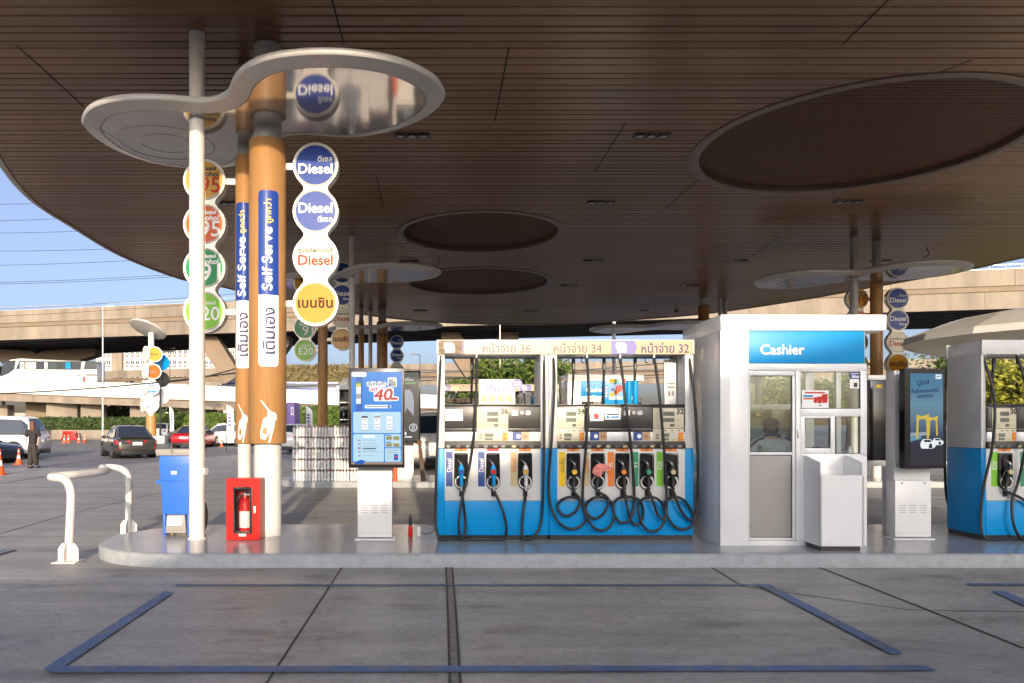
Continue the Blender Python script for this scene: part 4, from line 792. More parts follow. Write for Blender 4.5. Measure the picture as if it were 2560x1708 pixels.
# monitor and printer on the counter
x = X(2040,9.05); t = thing('monitor', 'black monitor seen from behind through the left pane of the serving window', 'monitor', (x,9.05,.89)); mb = MB()
mb.prism([(x-.13,.93),(x+.20,.93),(x+.20,1.26),(x-.06,1.28)],9.0,9.03,'black'); obj('screen', mb, t, bevel=.004); mb = MB(); mb.box(x-.06,8.98,.89,x+.1,9.1,.905,'black'); mb.box(x,9.031,.9,x+.05,9.06,1.1,'black'); obj('stand', mb, t)
x = X(2106,9.0); mb = MB(); mb.box(x-.09,8.95,.89,x+.08,9.1,1.0,'panel_dark'); mb.box(x-.07,8.97,1.001,x+.06,9.08,1.2,'grey_paint'); o = obj('receipt_printer', mb, base=(x,9.02,.89), bevel=.006); tag(o, 'dark grey receipt printer behind the right pane of the serving window', 'printer')
x = X(2142,8.98); mb = MB(); mb.box(x-.06,8.94,.89,x+.06,9.02,1.03,'black'); o = obj('card_reader', mb, base=(x,8.98,.89), bevel=.01); tag(o, 'small black card machine at the right end of the booth counter', 'card reader')
x = X(2132,9.12); mb = MB(); mb.tube([(x-.10,9.12,.9),(x-.08,9.12,1.1),(x,9.12,1.18),(x+.05,9.1,1.05)],.02,'e_grey' if 0 else 'bottle',n=8); mb.lathe(x-.02,9.16,[(.02,.892),(.06,1.0),(.05,1.15),(.015,1.28)],'bottle',10); o = obj('plastic_bag', mb, base=(x,9.12,.89)); tag(o, 'pale plastic bag behind the right pane of the serving window', 'bag')
# cashier with a navy cap, sitting with the back to us
def skin_body(name, nodes, edges, m, parent=None, base=(0,0,0), root=0, sub=2):
    me = bpy.data.meshes.new(name); me.from_pydata([(a[0],a[1],a[2]) for a in nodes], edges, []); o = bpy.data.objects.new(name, me); COL.objects.link(o)
    bm = bmesh.new(); bm.from_mesh(me); L = bm.verts.layers.skin.verify(); bm.verts.ensure_lookup_table()
    for v, a in zip(bm.verts, nodes): v[L].radius = (a[3], a[4] if len(a) > 4 else a[3]); v[L].use_root = (v.index == root)
    bm.to_mesh(me); bm.free(); s = o.modifiers.new('skin','SKIN'); s.branch_smoothing = .6; s.use_smooth_shade = True; u = o.modifiers.new('smooth','SUBSURF'); u.levels = sub; u.render_levels = sub
    me.materials.append(MATS[m])
    if parent: o.parent = parent; o.location = Vector(base) - wl_(parent)
    else: o.location = base
    return o
px0 = X(1928,9.45); pt = thing('person', 'cashier in a navy cap and pale shirt seated inside the booth, back turned', 'person', (px0,9.45,Z0+.02))
bs = (px0,9.45,Z0+.02)
skin_body('body', [(0,0,.62,.16,.12),(0,.0,.85,.15,.11),(0,-.01,1.08,.165,.11),(0,0,1.18,.11,.085),(0,.0,1.24,.056),(0,.02,1.31,.084,.09),(0,.025,1.38,.088,.095),(-.17,0,1.16,.06),(-.24,.05,.93,.047),(-.15,.27,.82,.036),(-.12,.36,.83,.03),(.17,0,1.16,.06),(.24,.05,.93,.047),(.15,.27,.82,.036),(.12,.36,.83,.03),(-.09,.10,.60,.085),(-.11,.42,.58,.068),(-.11,.42,.14,.045),(-.11,.52,.06,.04),(.09,.10,.60,.085),(.11,.42,.58,.068),(.11,.42,.14,.045),(.11,.52,.06,.04)],
 [(0,1),(1,2),(2,3),(3,4),(4,5),(5,6),(3,7),(7,8),(8,9),(9,10),(3,11),(11,12),(12,13),(13,14),(0,15),(15,16),(16,17),(17,18),(0,19),(19,20),(20,21),(21,22)], 'skin', pt, bs)
skin_body('shirt', [(0,0,.60,.185,.15),(0,0,.85,.185,.15),(0,-.01,1.08,.20,.15),(0,0,1.19,.14,.115),(0,.0,1.235,.075),(-.19,0,1.155,.085),(-.25,.04,.97,.072),(.19,0,1.155,.085),(.25,.04,.97,.072)], [(0,1),(1,2),(2,3),(3,4),(3,5),(5,6),(3,7),(7,8)], 'shirt', pt, bs)
skin_body('hair', [(0,.0,1.235,.06,.06),(0,-.005,1.30,.100,.105),(0,.0,1.38,.108,.112)], [(0,1),(1,2)], 'hair_dark', pt, bs)
skin_body('cap', [(0,.015,1.335,.113,.118),(0,.015,1.41,.112,.116),(0,.02,1.46,.07,.075)], [(0,1),(1,2)], 'cap_navy', pt, bs)
skin_body('collar', [(-.10,-.03,1.235,.018),(-.04,-.075,1.25,.02),(.04,-.075,1.25,.02),(.10,-.03,1.235,.018)], [(0,1),(1,2),(2,3)], 'cap_navy', pt, bs)
for s_ in (-1,1): skin_body('shoulder_stripe', [(s_*.12,-.095,1.215,.012),(s_*.20,-.075,1.185,.014),(s_*.275,-.03,1.10,.014),(s_*.31,.0,.98,.014)], [(0,1),(1,2),(2,3)], 'cap_navy', pt, bs)
st = thing('stool', 'round stool under the seated cashier inside the booth', 'stool', (px0,9.5,Z0+.02)); mb = MB(); mb.lathe(px0,9.5,[(.18,.64),(.19,.66),(.19,.69),(.17,.70)],'black',24); obj('seat', mb, st); mb = MB(); mb.lathe(px0,9.5,[(.18,Z0+.02),(.18,Z0+.04),(.03,Z0+.06),(.025,.64)],'metal',20); obj('leg', mb, st)
# ------------------------------------------------------------------ display screens on posts
def screen_post(loc, label, px0, px1, d, yaw, content):
    t = thing('display_post', label, 'screen post', (X((px0+px1)/2,d), d+.1, Z0), 'white screen posts on the islands'); xa, xb = X(px0,d), X(px1,d)
    zt = Z(1201,d); mb = MB(); mb.box(xa,d,Z0+.03,xb,d+.18,zt,'white'); mb.box(xa,d+.02,zt+.002,xb,d+.20,2.2,'white'); bd = obj('post_body', mb, t, bevel=.006)
    for c_ in range(3):
        mb = MB(); w = xb-xa
        for r_ in range(4): zz_ = Z(1262+r_*6,d); mb.prism([(xa+w*(.10+.29*c_),zz_-.006),(xa+w*(.29+.29*c_),zz_-.006),(xa+w*(.28+.29*c_),zz_+.003),(xa+w*(.11+.29*c_),zz_+.003)],d-.006,d-.0002,'white'); mb.box(xa+w*(.105+.29*c_),d-.003,zz_-.010,xa+w*(.285+.29*c_),d-.0002,zz_-.0065,'panel_dark')
        obj('vent', mb, bd)
    mb = MB(); mb.box(xa,d-.001,Z(1332,d)-.002,xb,d-.0002,Z(1332,d),'grey_ink'); mb.box(xa,d-.001,zt-.0005,xb,d+.01,zt+.0015,'grey_ink'); obj('seam', mb, bd)
    mb = MB(); mb.box(xa-.03,d-.03,Z0,xb+.03,d+.22,Z0+.012,'white'); 
    for u in (.1,.5,.9): mb.cyl((xa+(xb-xa)*u,d-.014,Z0+.012),(xa+(xb-xa)*u,d-.014,Z0+.022),.009,'metal',n=8)
    obj('foot_plate', mb, t)
    w = xb-xa
    mb = MB()
    for u in (.19,.81): c = (xa+w*u, Z(1208,d)); mb.cyl((c[0],d,c[1]),(c[0],d-.006,c[1]),.014,'metal',n=14); mb.cyl((c[0],d-.006,c[1]),(c[0],d-.008,c[1]),.007,'black',n=10)
    obj('lock', mb, bd)
    return t
s1 = screen_post(None, 'white post with a bright blue promotion screen, left of the dispensers', 894, 980, 9.22, 0, None)
SD = 9.04
def s(x, y): return (680+x/3.564, 760+y/3.564)
def srect(mb, a, b, c, e, m, k=.002): A, B = s(a,b), s(c,e); mb.rect(*A,*B,SD,k,m)
mb = MB(); mb.pbox(871.5,920.5,1011,1170,SD,.10,'gloss_black'); sb = obj('screen', mb, s1, bevel=.006)
mb = MB(); srect(mb,706,603,1165,1430,'e_brown'); srect(mb,712,606,1158,1412,'e_blue',.0024); srect(mb,748,650,806,960,'e_dblue',.003)
def rr(mb, a, b, c, e, r, m, k):
    P = []
    for cx_, cy_, a0 in ((c-r,b+r,0),(a+r,b+r,90),(a+r,e-r,180),(c-r,e-r,270)):
        for i in range(7): an = R(a0+i*15); P.append(s(cx_+r*math.cos(an), cy_-r*math.sin(an)))
    mb.add([(X(p[0],SD),SD-k,Z(p[1],SD)) for p in P], [tuple(range(len(P)))], m)
rr(mb,708,607,843,650,18,'e_white',.0035); rr(mb,724,962,1147,1150,16,'e_pale',.003); rr(mb,724,1160,998,1406,14,'e_pale',.003); rr(mb,1007,1160,1147,1278,12,'e_pale',.003); rr(mb,1007,1286,1147,1406,12,'e_pale',.003)
mb.text('pttstation', front(*s(782,632),SD,.0045), w=.085, h=.010, m='e_navy'); mb.disc(X(s(725,0)[0],SD),Z(s(0,631)[1],SD),SD-.0045,.006,'e_dblue',10)
for j, (y0,y1,m) in enumerate(((695,712,'e_green'),(712,740,'e_yellow'),(740,800,'e_white'),(800,815,'e_olive'),(815,845,'e_grey'),(845,890,'e_white'))): srect(mb,750,y0,792,y1,m,.004)
# headline on a white cloud, rising to the right
for (a,b,c,e) in ((842,690,1020,740),(865,735,945,785),(905,745,1085,868),(1040,825,1130,865)): rr(mb,a,b,c,e,20,'e_white',.0036+.0003*(a%5))
def tilt(px, py, k): 
    x, z = X(px,SD), Z(py,SD); return lambda u,v,e: (x+u+v*.18, SD-k-e, z+v+u*.03)
mb.text('คุ้มทันที!', tilt(*s(930,712),.006), w=.205, m='e_navy', bold=.0012); mb.text('ลด', tilt(*s(905,762),.006), w=.075, m='e_red', bold=.001); mb.text('40', tilt(*s(993,808),.0064), w=.215, h=.135, m='e_red', bold=.004)
rr(mb,1058,835,1120,855,9,'e_red',.0075)
rr(mb,1030,655,1112,742,12,'e_white',.005); srect(mb,1040,672,1080,735,'e_grey',.006); srect(mb,1080,690,1103,735,'e_olive',.0062); srect(mb,1040,712,1058,736,'e_dblue',.0064)
rr(mb,826,900,1062,930,14,'e_white',.004); srect(mb,842,912,1020,918,'e_dblue',.005); srect(mb,1030,902,1052,928,'e_dblue',.005)
for x0_, hd in ((800,'e_navy'),(910,'e_grey'),(1020,'e_white')):
    srect(mb,x0_-1,999,x0_+55,1119,'e_grey',.0038); srect(mb,x0_,1000,x0_+54,1118,'e_white',.004); srect(mb,x0_,1000,x0_+54,1016,hd,.005)
    for yy in (1030,1070,1095): srect(mb,x0_+8,yy,x0_+44,yy+7,'e_grey',.005)
srect(mb,890,980,970,986,'e_white',.004); srect(mb,770,1128,880,1131,'e_grey',.004); srect(mb,1000,1128,1110,1131,'e_grey',.004)
rr(mb,806,1168,920,1192,8,'e_white',.004)
for i, yy in enumerate((1212,1245,1270,1284,1305,1318,1346)): srect(mb,810,yy,(935,930,955,925,940,985,920)[i],yy+(4 if yy != 1284 else 9),'e_grey' if yy != 1284 else 'e_navy',.004); 
for yy in (1215,1245,1284,1316,1350): srect(mb,768,yy-6,790,yy+8,'e_grey' if yy!=1284 else 'e_red',.004)
for yy in (1178,1240):
    for xx in (1014,1080): srect(mb,xx,yy,xx+58,yy+36,'e_olive',.004); srect(mb,xx+14,yy+10,xx+22,yy+28,'e_dark',.005); srect(mb,xx+34,yy+10,xx+42,yy+28,'e_dark',.005)
    srect(mb,1014,yy-12,1060,yy-4,'e_dblue',.004)
for yy in (1300,1322): srect(mb,1022,yy,1132,yy+6,'e_grey',.004)
c = s(1049,1366); N=24; mb.loops([[(X(c[0],SD)+q*math.cos(2*math.pi*i/N),SD-.005,Z(c[1],SD)+q*math.sin(2*math.pi*i/N)) for i in range(N)] for q in (.026,.020)],'e_grey'); rr(mb,1086,1338,1124,1394,6,'e_dblue',.005); srect(mb,1088,1360,1122,1370,'e_red',.006)
mb.add([(X(p[0],SD),SD-.006,Z(p[1],SD)) for p in [s(735,1410),s(790,1388),s(840,1400),s(818,1408),s(818,1428),s(742,1428)]],[(0,5,4,3,2,1)],'e_dblue')
obj('screen_image', mb, sb, smooth=False)
mb = MB(); mb.box(X(905,9.14),9.145,Z(1100,9.14),X(970,9.14),9.235,Z(1000,9.14),'dark_metal'); obj('screen_bracket', mb, s1)
# second display, slightly turned, right of the booth
s2 = screen_post(None, 'white post with a dark screen showing golden arches and cars, right of the booth', 2238, 2328, 9.25, 0, None)
S2 = 9.03; ox, oz = X(2262,S2), Z(1172,S2); w2, h2 = X(2372,S2)-ox, Z(922,S2)-oz; ya = R(7)
def sp(u, v, k=0): return (ox+u*w2*math.cos(ya)+k*math.sin(ya), S2+u*w2*math.sin(ya)-k*math.cos(ya), oz+v*h2)
mb = MB(); A = [sp(u,v,.0) for u,v in ((0,0),(1,0),(1,1),(0,1))]; B = [sp(u,v,-.09) for u,v in ((0,0),(1,0),(1,1),(0,1))]; mb.loops([A,B],'gloss_black',True,True); mb.f[-2] = mb.f[-2]; so2 = obj('screen', mb, s2, smooth=False)
mb = MB(); mb.add([sp(u,v,.003) for u,v in ((.13,.035),(.95,.035),(.95,.955),(.13,.955))],[(0,1,2,3)],'e_ramp'); im = obj('screen_image', mb, so2, smooth=False)
def s2t(t_, u, v, w, m, bold=0, rot=0):
    mb.text(t_, lambda a,b,e: (sp(u+a/w2,v+(b+a*rot)/h2,.005+e)), w=w, m=m, bold=bold)
mb = MB(); s2t('ดูแล',.45,.855,.15,'e_navy',.002,.1); s2t('คันในครอบครัว',.50,.785,.36,'e_navy',.002,.06); s2t('ของคุณ',.50,.72,.20,'e_navy',.002,.06); s2t('ด้วยมาตรฐานระดับโลก',.52,.655,.40,'e_teal',.001,.06)
def pq(pts, m, k): mb.add([sp(u,v,k) for u,v in pts],[tuple(range(len(pts)))],m)
pq([(.76,.90),(.90,.90),(.90,.945),(.76,.945)],'e_white',.005); s2t('ptt',.83,.922,.04,'e_navy',.001)
for u0,v0,sc_ in ((.27,.30,1.),(.56,.33,.8)):
    pq([(u0,v0),(u0+.05,v0),(u0+.07,v0+.19*sc_),(u0+.02,v0+.19*sc_)],'e_gold',.005); pq([(u0+.27*sc_,v0),(u0+.32*sc_,v0),(u0+.30*sc_,v0+.19*sc_),(u0+.25*sc_,v0+.19*sc_)],'e_gold',.005)
    pq([(u0,v0+.17*sc_),(u0+.15*sc_,v0+.20*sc_),(u0+.30*sc_,v0+.18*sc_),(u0+.33*sc_,v0+.25*sc_),(u0+.15*sc_,v0+.225*sc_),(u0+.02,v0+.245*sc_)],'e_gold',.0055)
pq([(.13,.31),(.60,.34),(.60,.37),(.13,.36)],'e_grey',.0045); pq([(.13,.27),(.40,.30),(.40,.33),(.13,.33)],'e_teal',.0045)
for u0,v0,sc_ in ((.38,.20,1.),(.68,.235,.72)):
    pq([(u0,v0+.02*sc_),(u0+.04*sc_,v0),(u0+.30*sc_,v0),(u0+.38*sc_,v0+.02*sc_),(u0+.38*sc_,v0+.055*sc_),(u0+.30*sc_,v0+.07*sc_),(u0+.25*sc_,v0+.095*sc_),(u0+.06*sc_,v0+.095*sc_),(u0+.0,v0+.06*sc_)],'e_white',.006)
    pq([(u0+.10*sc_,v0+.065*sc_),(u0+.28*sc_,v0+.065*sc_),(u0+.24*sc_,v0+.088*sc_),(u0+.08*sc_,v0+.088*sc_)],'e_dark',.007); pq([(u0+.20*sc_,v0+.005),(u0+.30*sc_,v0+.005),(u0+.28*sc_,v0+.05*sc_),(u0+.22*sc_,v0+.05*sc_)],'e_dark',.007)
obj('screen_lettering', mb, im, smooth=False)
mb = MB()
for py in (930,938,1160,1166): mb.cyl((X(2243,9.27),9.27,Z(py,9.27)),(X(2243,9.27),9.262,Z(py,9.27)),.008,'black',n=8)
obj('post_bolt', mb, s2)
# back of a further screen, between booth and post
t = thing('rear_display', 'black back panel of a screen between the booth and the right post', 'screen', (X(2192,10.1),10.1,Z0)); mb = MB(); mb.pbox(2176,951,2236,1151,10.1,.09,'gloss_black'); bk = obj('casing', mb, t, bevel=.005)
for q0, q1 in ((938,950),(1152,1166)): mb = MB(); mb.pbox(2170,q0,2238,q1,10.09,.1,'white'); obj('bracket', mb, t, bevel=.003)
mb = MB(); mb.rect(2190,962,2206,970,10.1,.002,'yellow'); mb.rect(2201,964,2205,967,10.1,.003,'ink'); obj('sticker', mb, bk, smooth=False)
mb = MB(); mb.box(X(2225,10.2),10.2,Z0,X(2245,10.2),10.38,Z(1166,10.2),'white'); obj('stand', mb, t)
# ------------------------------------------------------------------ copies on the two islands behind
A2 = ['a row behind, second island: ', 'farthest island: ']
LB = {d36: ('shaded three nozzle dispenser on the second island, behind the near left dispenser','farthest three nozzle dispenser, on the third island'),
      d32: ('shaded five nozzle dispenser on the second island, behind the near wide one','farthest five nozzle dispenser, on the third island'),
      d30: ('right end dispenser of the second island, behind the booth','right end dispenser of the third island, behind the booth'),
      kt: ('second cashier booth, dim and half hidden behind the hoses of the wide dispenser','third cashier booth on the farthest island'),
      s1: None, s2: None}
for o, lb in LB.items():
    if lb:
        for i, dy in enumerate((10.3, 20.6)): dup(o, (0,dy,0), lb[i])
# dark screen on the second island
t = thing('display_post', 'dark screen on a white post behind the bright blue screen', 'screen post', (X(1020,18.9),18.9,Z0), 'white screen posts on the islands'); d = 19.3
mb = MB(); mb.box(X(983,d),d,Z0,X(1034,d),d+.2,2.1,'white'); obj('post_body', mb, t, bevel=.006)
mb = MB(); mb.pbox(990,927,1051,1107,18.95,.1,'gloss_black'); sb = obj('screen', mb, t, bevel=.006)
mb = MB(); d = 18.95; mb.rect(993,931,1047,1102,d,.003,'e_dgrey'); mb.text('พร้อม', front(1022,948,d,.005), w=.22, m='e_white'); mb.rect(1010,956,1040,960,d,.005,'e_green')
mb.add([(X(a,d),d-.006,Z(b,d)) for a,b in ((1012,975),(1024,974),(1032,985),(1035,1005),(1034,1040),(1026,1030),(1018,1020),(1012,1032))],[tuple(range(8))[::-1]],'e_grey'); mb.disc(X(1033,d),Z(1069,d),d-.007,.10,'e_white',24); mb.disc(X(1033,d),Z(1069,d),d-.008,.085,'e_dark',24); mb.rect(1029,1060,1038,1076,d,.009,'e_grey'); mb.rect(1012,1091,1030,1094,d,.005,'e_white'); mb.rect(1012,1080,1016,1088,d,.005,'e_white')
obj('screen_image', mb, sb, smooth=False)
# brown A-frame and orange post by the second island
t = thing('a_frame_board', 'brown leaning board next to the white post on the second island', 'board', (X(1055,18.8),18.8,Z0)); mb = MB()
for dy in (0,.18): mb.prism([(X(1044,18.8),Z(1100,18.8)),(X(1052,18.8),Z(1100,18.8)),(X(1064,18.8),Z0),(X(1052,18.8),Z0)],18.8+dy,18.83+dy,'bark')
obj('leg', mb, t); mb = MB(); mb.box(X(1042,18.8),18.832,Z(1110,18.8),X(1054,18.8),18.978,Z(1100,18.8),'bark'); obj('top_rail', mb, t)
mb = MB(); x = X(985,18.2); mb.lathe(x,18.7,[(.06,Z0),(.055,.3),(.05,.85),(.02,.9)],'cone',14); o = obj('bollard', mb, base=(x,18.7,Z0)); tag(o, 'thin orange post just right below the bright blue screen', 'bollard')
# ------------------------------------------------------------------ water bottle packs
def pack(x, y, z, lab=None):
    mb = MB(); r = .037
    for i in range(6):
        for j in range(2):
            cx_, cy_ = x+(i-2.5)*.078, y+j*.078; mb.lathe(cx_,cy_,[(.034,z),(r,z+.02),(r,z+.07),(r-.004,z+.08),(r,z+.09),(r,z+.19),(.024,z+.23),(.015,z+.243)],'bottle',10)
    for i in range(6):
        for j in range(2): mb.cyl((x+(i-2.5)*.078,y+j*.078,z+.244),(x+(i-2.5)*.078,y+j*.078,z+.272),.0165,('cap_mix','refl','black','refl','cap_mix','refl')[random.randrange(6)],n=8)
    t = obj('water_bottle_pack', mb, base=(x,y,z))
    return tag(t, 'pack of clear water bottles in the stack on the second island', 'bottle pack', 'water bottle packs stacked on the second island')
p0 = None
for lay in range(5):
    for j in range(2):
        for i in range(5 if lay < 4 else 4):
            x, y, z = -3.62+.24+i*.475+random.uniform(-.018,.018), 18.85+j*.17+random.uniform(-.02,.01), Z0+lay*.273
            if p0 is None: p0 = pack(x, y, z); b0 = Vector(p0.location)
            else: dup(p0, Vector((x,y,z))-b0)
# tall shelf rack with canisters behind the packs
t = thing('shelf_rack', 'green edged shelf rack with a curved white top left of the bright screen', 'rack', (-2.42,19.9,Z0)); d = 19.9; mb = MB()
xa, xb = X(848,d), X(876,d)
for xx in (xa, xb-.03): mb.box(xx,d,Z0,xx+.03,d+.35,2.45,'glass_dark')
for z in (.6,1.15,1.65,2.1): mb.box(xa+.031,d,z,xb-.031,d+.35,z+.025,'alu')
mb.box(xa,d+.352,Z0,xb,d+.37,2.45,'panel_dark'); obj('frame', mb, t); mb = MB(); mb.prism([(xa,2.451),(xb,2.451),(xb,2.75),(xa+.12,2.75),(xa,2.62)],d,d+.37,'white'); obj('top', mb, t, bevel=.01)
for i, z in enumerate((.625,1.175,1.675)):
    for q in (0,1):
        mb = MB(); x = xa+.10+q*.13; mb.lathe(x,d+.15,[(.05,z),(.055,z+.02),(.055,z+.22),(.02,z+.28)],('glass_dark','rubber')[q],10); o = obj('canister', mb, base=(x,d+.15,z)); tag(o, 'dark canister on the green edged shelf rack', 'canister', 'dark canisters on the shelf rack')
# ------------------------------------------------------------------ blue bin
d = 9.47; t = thing('wheeled_bin', 'blue wheeled bin with a grey lid behind the white pole', 'bin', (X(455,d),d+.25,Z0)); xl, xr = X(399,d), X(478,d)
mb = MB()
def bl(z, q, yq=0): return [(xl+q,d+q*.6,z),(xr-q,d+q*.6,z),(xr-q,d+.43-q,z),(xl+q,d+.43-q,z)]
mb.loops([bl(.42,.03),bl(.78,.015),bl(1.02,.0),bl(1.155,.0)][:], 'bin_blue', True, True); mb.box(xl-.05,d+.02,.80,xr+.04,d+.4,.845,'bin_blue'); mb.box(xl+.03,d+.03,Z0+.01,xl+.06,d+.4,.421,'bin_blue'); mb.box(xr-.06,d+.03,Z0+.01,xr-.03,d+.4,.421,'bin_blue'); mb.box(xl+.005,d-.012,.84,xr-.005,d+.001,.85,'bin_blue'); obj('body', mb, t, bevel=.012)
mb = MB(); mb.prism([(xl-.03,1.156),(xr+.03,1.156),(xr+.05,1.20),(xr+.05,1.235),(xl-.04,1.235),(xl-.045,1.20)],d-.03,d+.45,'bin_grey'); mb.box(xl+.15,d-.045,1.19,xl+.18,d-.031,1.235,'dark_metal'); obj('lid', mb, t, bevel=.015)
mb = MB(); mb.prism([(xl+.065,Z0+.04),(xr-.065,Z0+.04),(xr-.085,.415),(xl+.085,.415)],d+.01,d+.36,'bin_grey'); bx_ = obj('base_box', mb, t, bevel=.01)
mb = MB(); mb.rect(418,1292,454,1314,d+.01,.003,'white_ink'); mb.text('ถังทราย', front(435,1304,d+.01,.005), w=.15, m='navy_ink'); obj('label_plate', mb, bx_, smooth=False)
mb = MB(); mb.rect(428,1178,442,1186,d,.004,'refl'); obj('handle_plate', mb, t, smooth=False)
for xx in (xl+.12, xr-.12):
    mb = MB(); mb.cyl((xx-.012,d+.12,Z0+.02),(xx+.012,d+.12,Z0+.02),.02,'tan',n=12); obj('castor', mb, t)
mb = MB(); mb.cyl((xr+.012,d+.30,Z0+.21),(xr+.062,d+.30,Z0+.21),.21,'rubber',n=32); obj('wheel', mb, t, bevel=.02)
mb = MB(); mb.prism([(xr+.004,.27),(xr+.10,.27),(xr+.10,.40),(xr+.004,.44)],d+.06,d+.13,'bin_grey'); mb.box(xr+.001,d+.02,.985,xr+.05,d+.06,1.03,'bin_blue'); obj('axle_cover', mb, t, bevel=.006)
# ------------------------------------------------------------------ fire extinguisher cabinet
d = 9.16; t = thing('extinguisher_cabinet', 'red cabinet holding an extinguisher at the foot of the thick column', 'cabinet', (X(607,d),d+.12,Z0))
xa, xb, zt, zb = X(565,d), X(650,d), Z(1197,d), Z0+.004; wa, wb, wt, wbm = X(585.5,d), X(628,d), Z(1221,d), Z(1331,d)
mb = MB(); mb.box(xa,d+.03,zb,xa+.012,d+.24,zt,'red'); mb.box(xb-.012,d+.03,zb,xb,d+.24,zt,'red'); mb.box(xa+.012,d+.03,zt-.012,xb-.012,d+.24,zt,'red'); mb.box(xa+.012,d+.03,zb,xb-.012,d+.24,zb+.012,'red'); mb.box(xa+.012,d+.228,zb+.012,xb-.012,d+.24,zt-.012,'red'); obj('case', mb, t)
mb = MB(); mb.box(xa,d,zb,wa,d+.029,zt,'red'); mb.box(wb,d,zb,xb,d+.029,zt,'red'); mb.box(wa,d,wt,wb,d+.029,zt,'red'); mb.box(wa,d,zb,wb,d+.029,wbm,'red')
q = .018; mb.box(xa+q,d-.003,zb+q,xa+q+.004,d-.0002,zt-q,'ink'); mb.box(xb-q-.004,d-.003,zb+q,xb-q,d-.0002,zt-q,'ink'); dr = obj('door', mb, t, smooth=False)
mb = MB()
for (a,b,c,e) in ((wa-.012,wbm-.012,wa+.012,wt+.012),(wb-.012,wbm-.012,wb+.012,wt+.012),(wa+.012,wt-.012,wb-.012,wt+.012),(wa+.012,wbm-.012,wb-.012,wbm+.012)): mb.box(a,d-.008,b,c,d-.0003,e,'rubber')
obj('window_seal', mb, dr, bevel=.004); mb = MB(); mb.box(wa+.001,d+.01,wbm+.001,wb-.001,d+.014,wt-.001,'film'); obj('window_pane', mb, dr)
mb = MB(); mb.box(X(634,d),d-.010,Z(1283,d),X(639.5,d),d-.0003,Z(1266,d),'alu'); obj('latch', mb, dr, bevel=.002); mb = MB(); mb.rect(597,1332,615,1341,d,.002,'white_ink'); obj('label_plate', mb, dr, smooth=False)
ex = thing('fire_extinguisher', 'red fire extinguisher with black hose inside the red cabinet', 'extinguisher', (X(614,9.3),9.28,zb+.013)); xe, ye = X(613,9.28), 9.28
mb = MB(); mb.lathe(xe,ye,[(.055,zb+.014),(.068,zb+.03),(.07,zb+.06),(.07,zb+.42),(.055,zb+.47),(.025,zb+.50),(.02,zb+.53)],'red',24); cy_ = obj('cylinder', mb, ex)
mb = MB(); N = 12; mb.add([(xe+.0715*math.sin(R(-70+i*12)),ye-.0715*math.cos(R(-70+i*12)),z) for i in range(N) for z in (zb+.14,zb+.34)],[(i*2,i*2+2,i*2+3,i*2+1) for i in range(N-1)],'white_ink'); obj('label', mb, cy_)
mb = MB(); mb.box(xe-.03,ye-.015,zb+.531,xe+.06,ye+.015,zb+.545,'metal'); mb.box(xe-.02,ye-.012,zb+.56,xe+.07,ye+.012,zb+.572,'black'); mb.cyl((xe,ye,zb+.52),(xe,ye,zb+.56),.02,'metal'); obj('valve', mb, ex)
mb = MB(); mb.tube([(xe-.02,ye-.02,zb+.53),(xe-.07,ye-.04,zb+.51),(xe-.105,ye-.04,zb+.40),(xe-.10,ye-.03,zb+.22),(xe-.085,ye-.03,zb+.06)],.012,'rubber'); mb.cyl((xe-.085,ye-.03,zb+.10),(xe-.085,ye-.03,zb+.03),.02,'black',.024,n=12); obj('hose', mb, ex)
# ------------------------------------------------------------------ small things on the island by the screen
d = 9.45; t = thing('hand_tool', 'small red and black tool standing on the island floor by the dispenser hose', 'tool', (X(1026,d),d,Z0)); x = X(1026,d)
mb = MB(); mb.lathe(x,d,[(.025,Z0),(.03,Z0+.01),(.028,Z0+.12),(.02,Z0+.14)],'red',14); obj('body', mb, t); mb = MB(); mb.lathe(x,d,[(.018,Z0+.141),(.022,Z0+.17),(.02,Z0+.24),(.01,Z0+.27)],'black',14); obj('handle', mb, t)
x = X(1047,9.5); mb = MB(); mb.box(x-.02,9.48,Z0,x+.02,9.52,Z0+.12,'white'); o = obj('cable_box', mb, base=(x,9.5,Z0), bevel=.005); tag(o, 'small white box with a thin cable beside the red and black tool', 'cable box')
mb = MB(); mb.tube([(x+.022,9.5,Z0+.05),(x+.09,9.55,Z0+.02),(x+.18,9.6,Z0+.05),(x+.17,9.6,Z0+.12),(x+.10,9.6,Z0+.13)],.004,'cable',n=6); obj('cable', mb, o)
# ------------------------------------------------------------------ white tubular guard at the island end
t = thing('tubular_guard', 'bent white steel guard rail standing before the rounded island end', 'guard rail', (-4.45,8.9,0))
b1 = g(171,1405); b2 = (X(322,10.6), 10.6); r = .054; zt = 1.06
x1, y1 = b1; x2, y2 = b2; lerp_ = lambda p, q, u: p+(q-p)*u
tp = Z(1196,y1)
PR = [(x1,y1,.02),(x1+.015,y1,.35),(x1+.03,y1,tp-.26),(x1+.025,y1,tp-.14),(x1-.02,y1+.01,tp-.04),(x1-.10,y1+.03,tp),(x1-.20,y1+.07,tp+.005),(x1-.265,y1+.15,tp+.006),(x1-.25,y1+.27,tp+.008),(x1-.13,y1+.50,tp+.01),(lerp_(x1,x2,.45),lerp_(y1,y2,.55),tp+.012),(x2-.30,y2-.16,tp+.012),(x2-.14,y2-.05,tp),(x2-.04,y2-.01,tp-.06),(x2,y2,tp-.18),(x2,y2,.45),(x2,y2,.02)]
mb = MB(); mb.tube(PR,.047,'white_paint',n=18,sub=9); obj('rail', mb, t)
mb = MB()
for (cx_, cy_) in ((x1,y1),(x2,y2)):
    mb = MB(); mb.box(cx_-.13,cy_-.13,0.001,cx_+.13,cy_+.13,.014,'white_paint'); obj('foot_plate', mb, t, bevel=.003)
mb = MB()
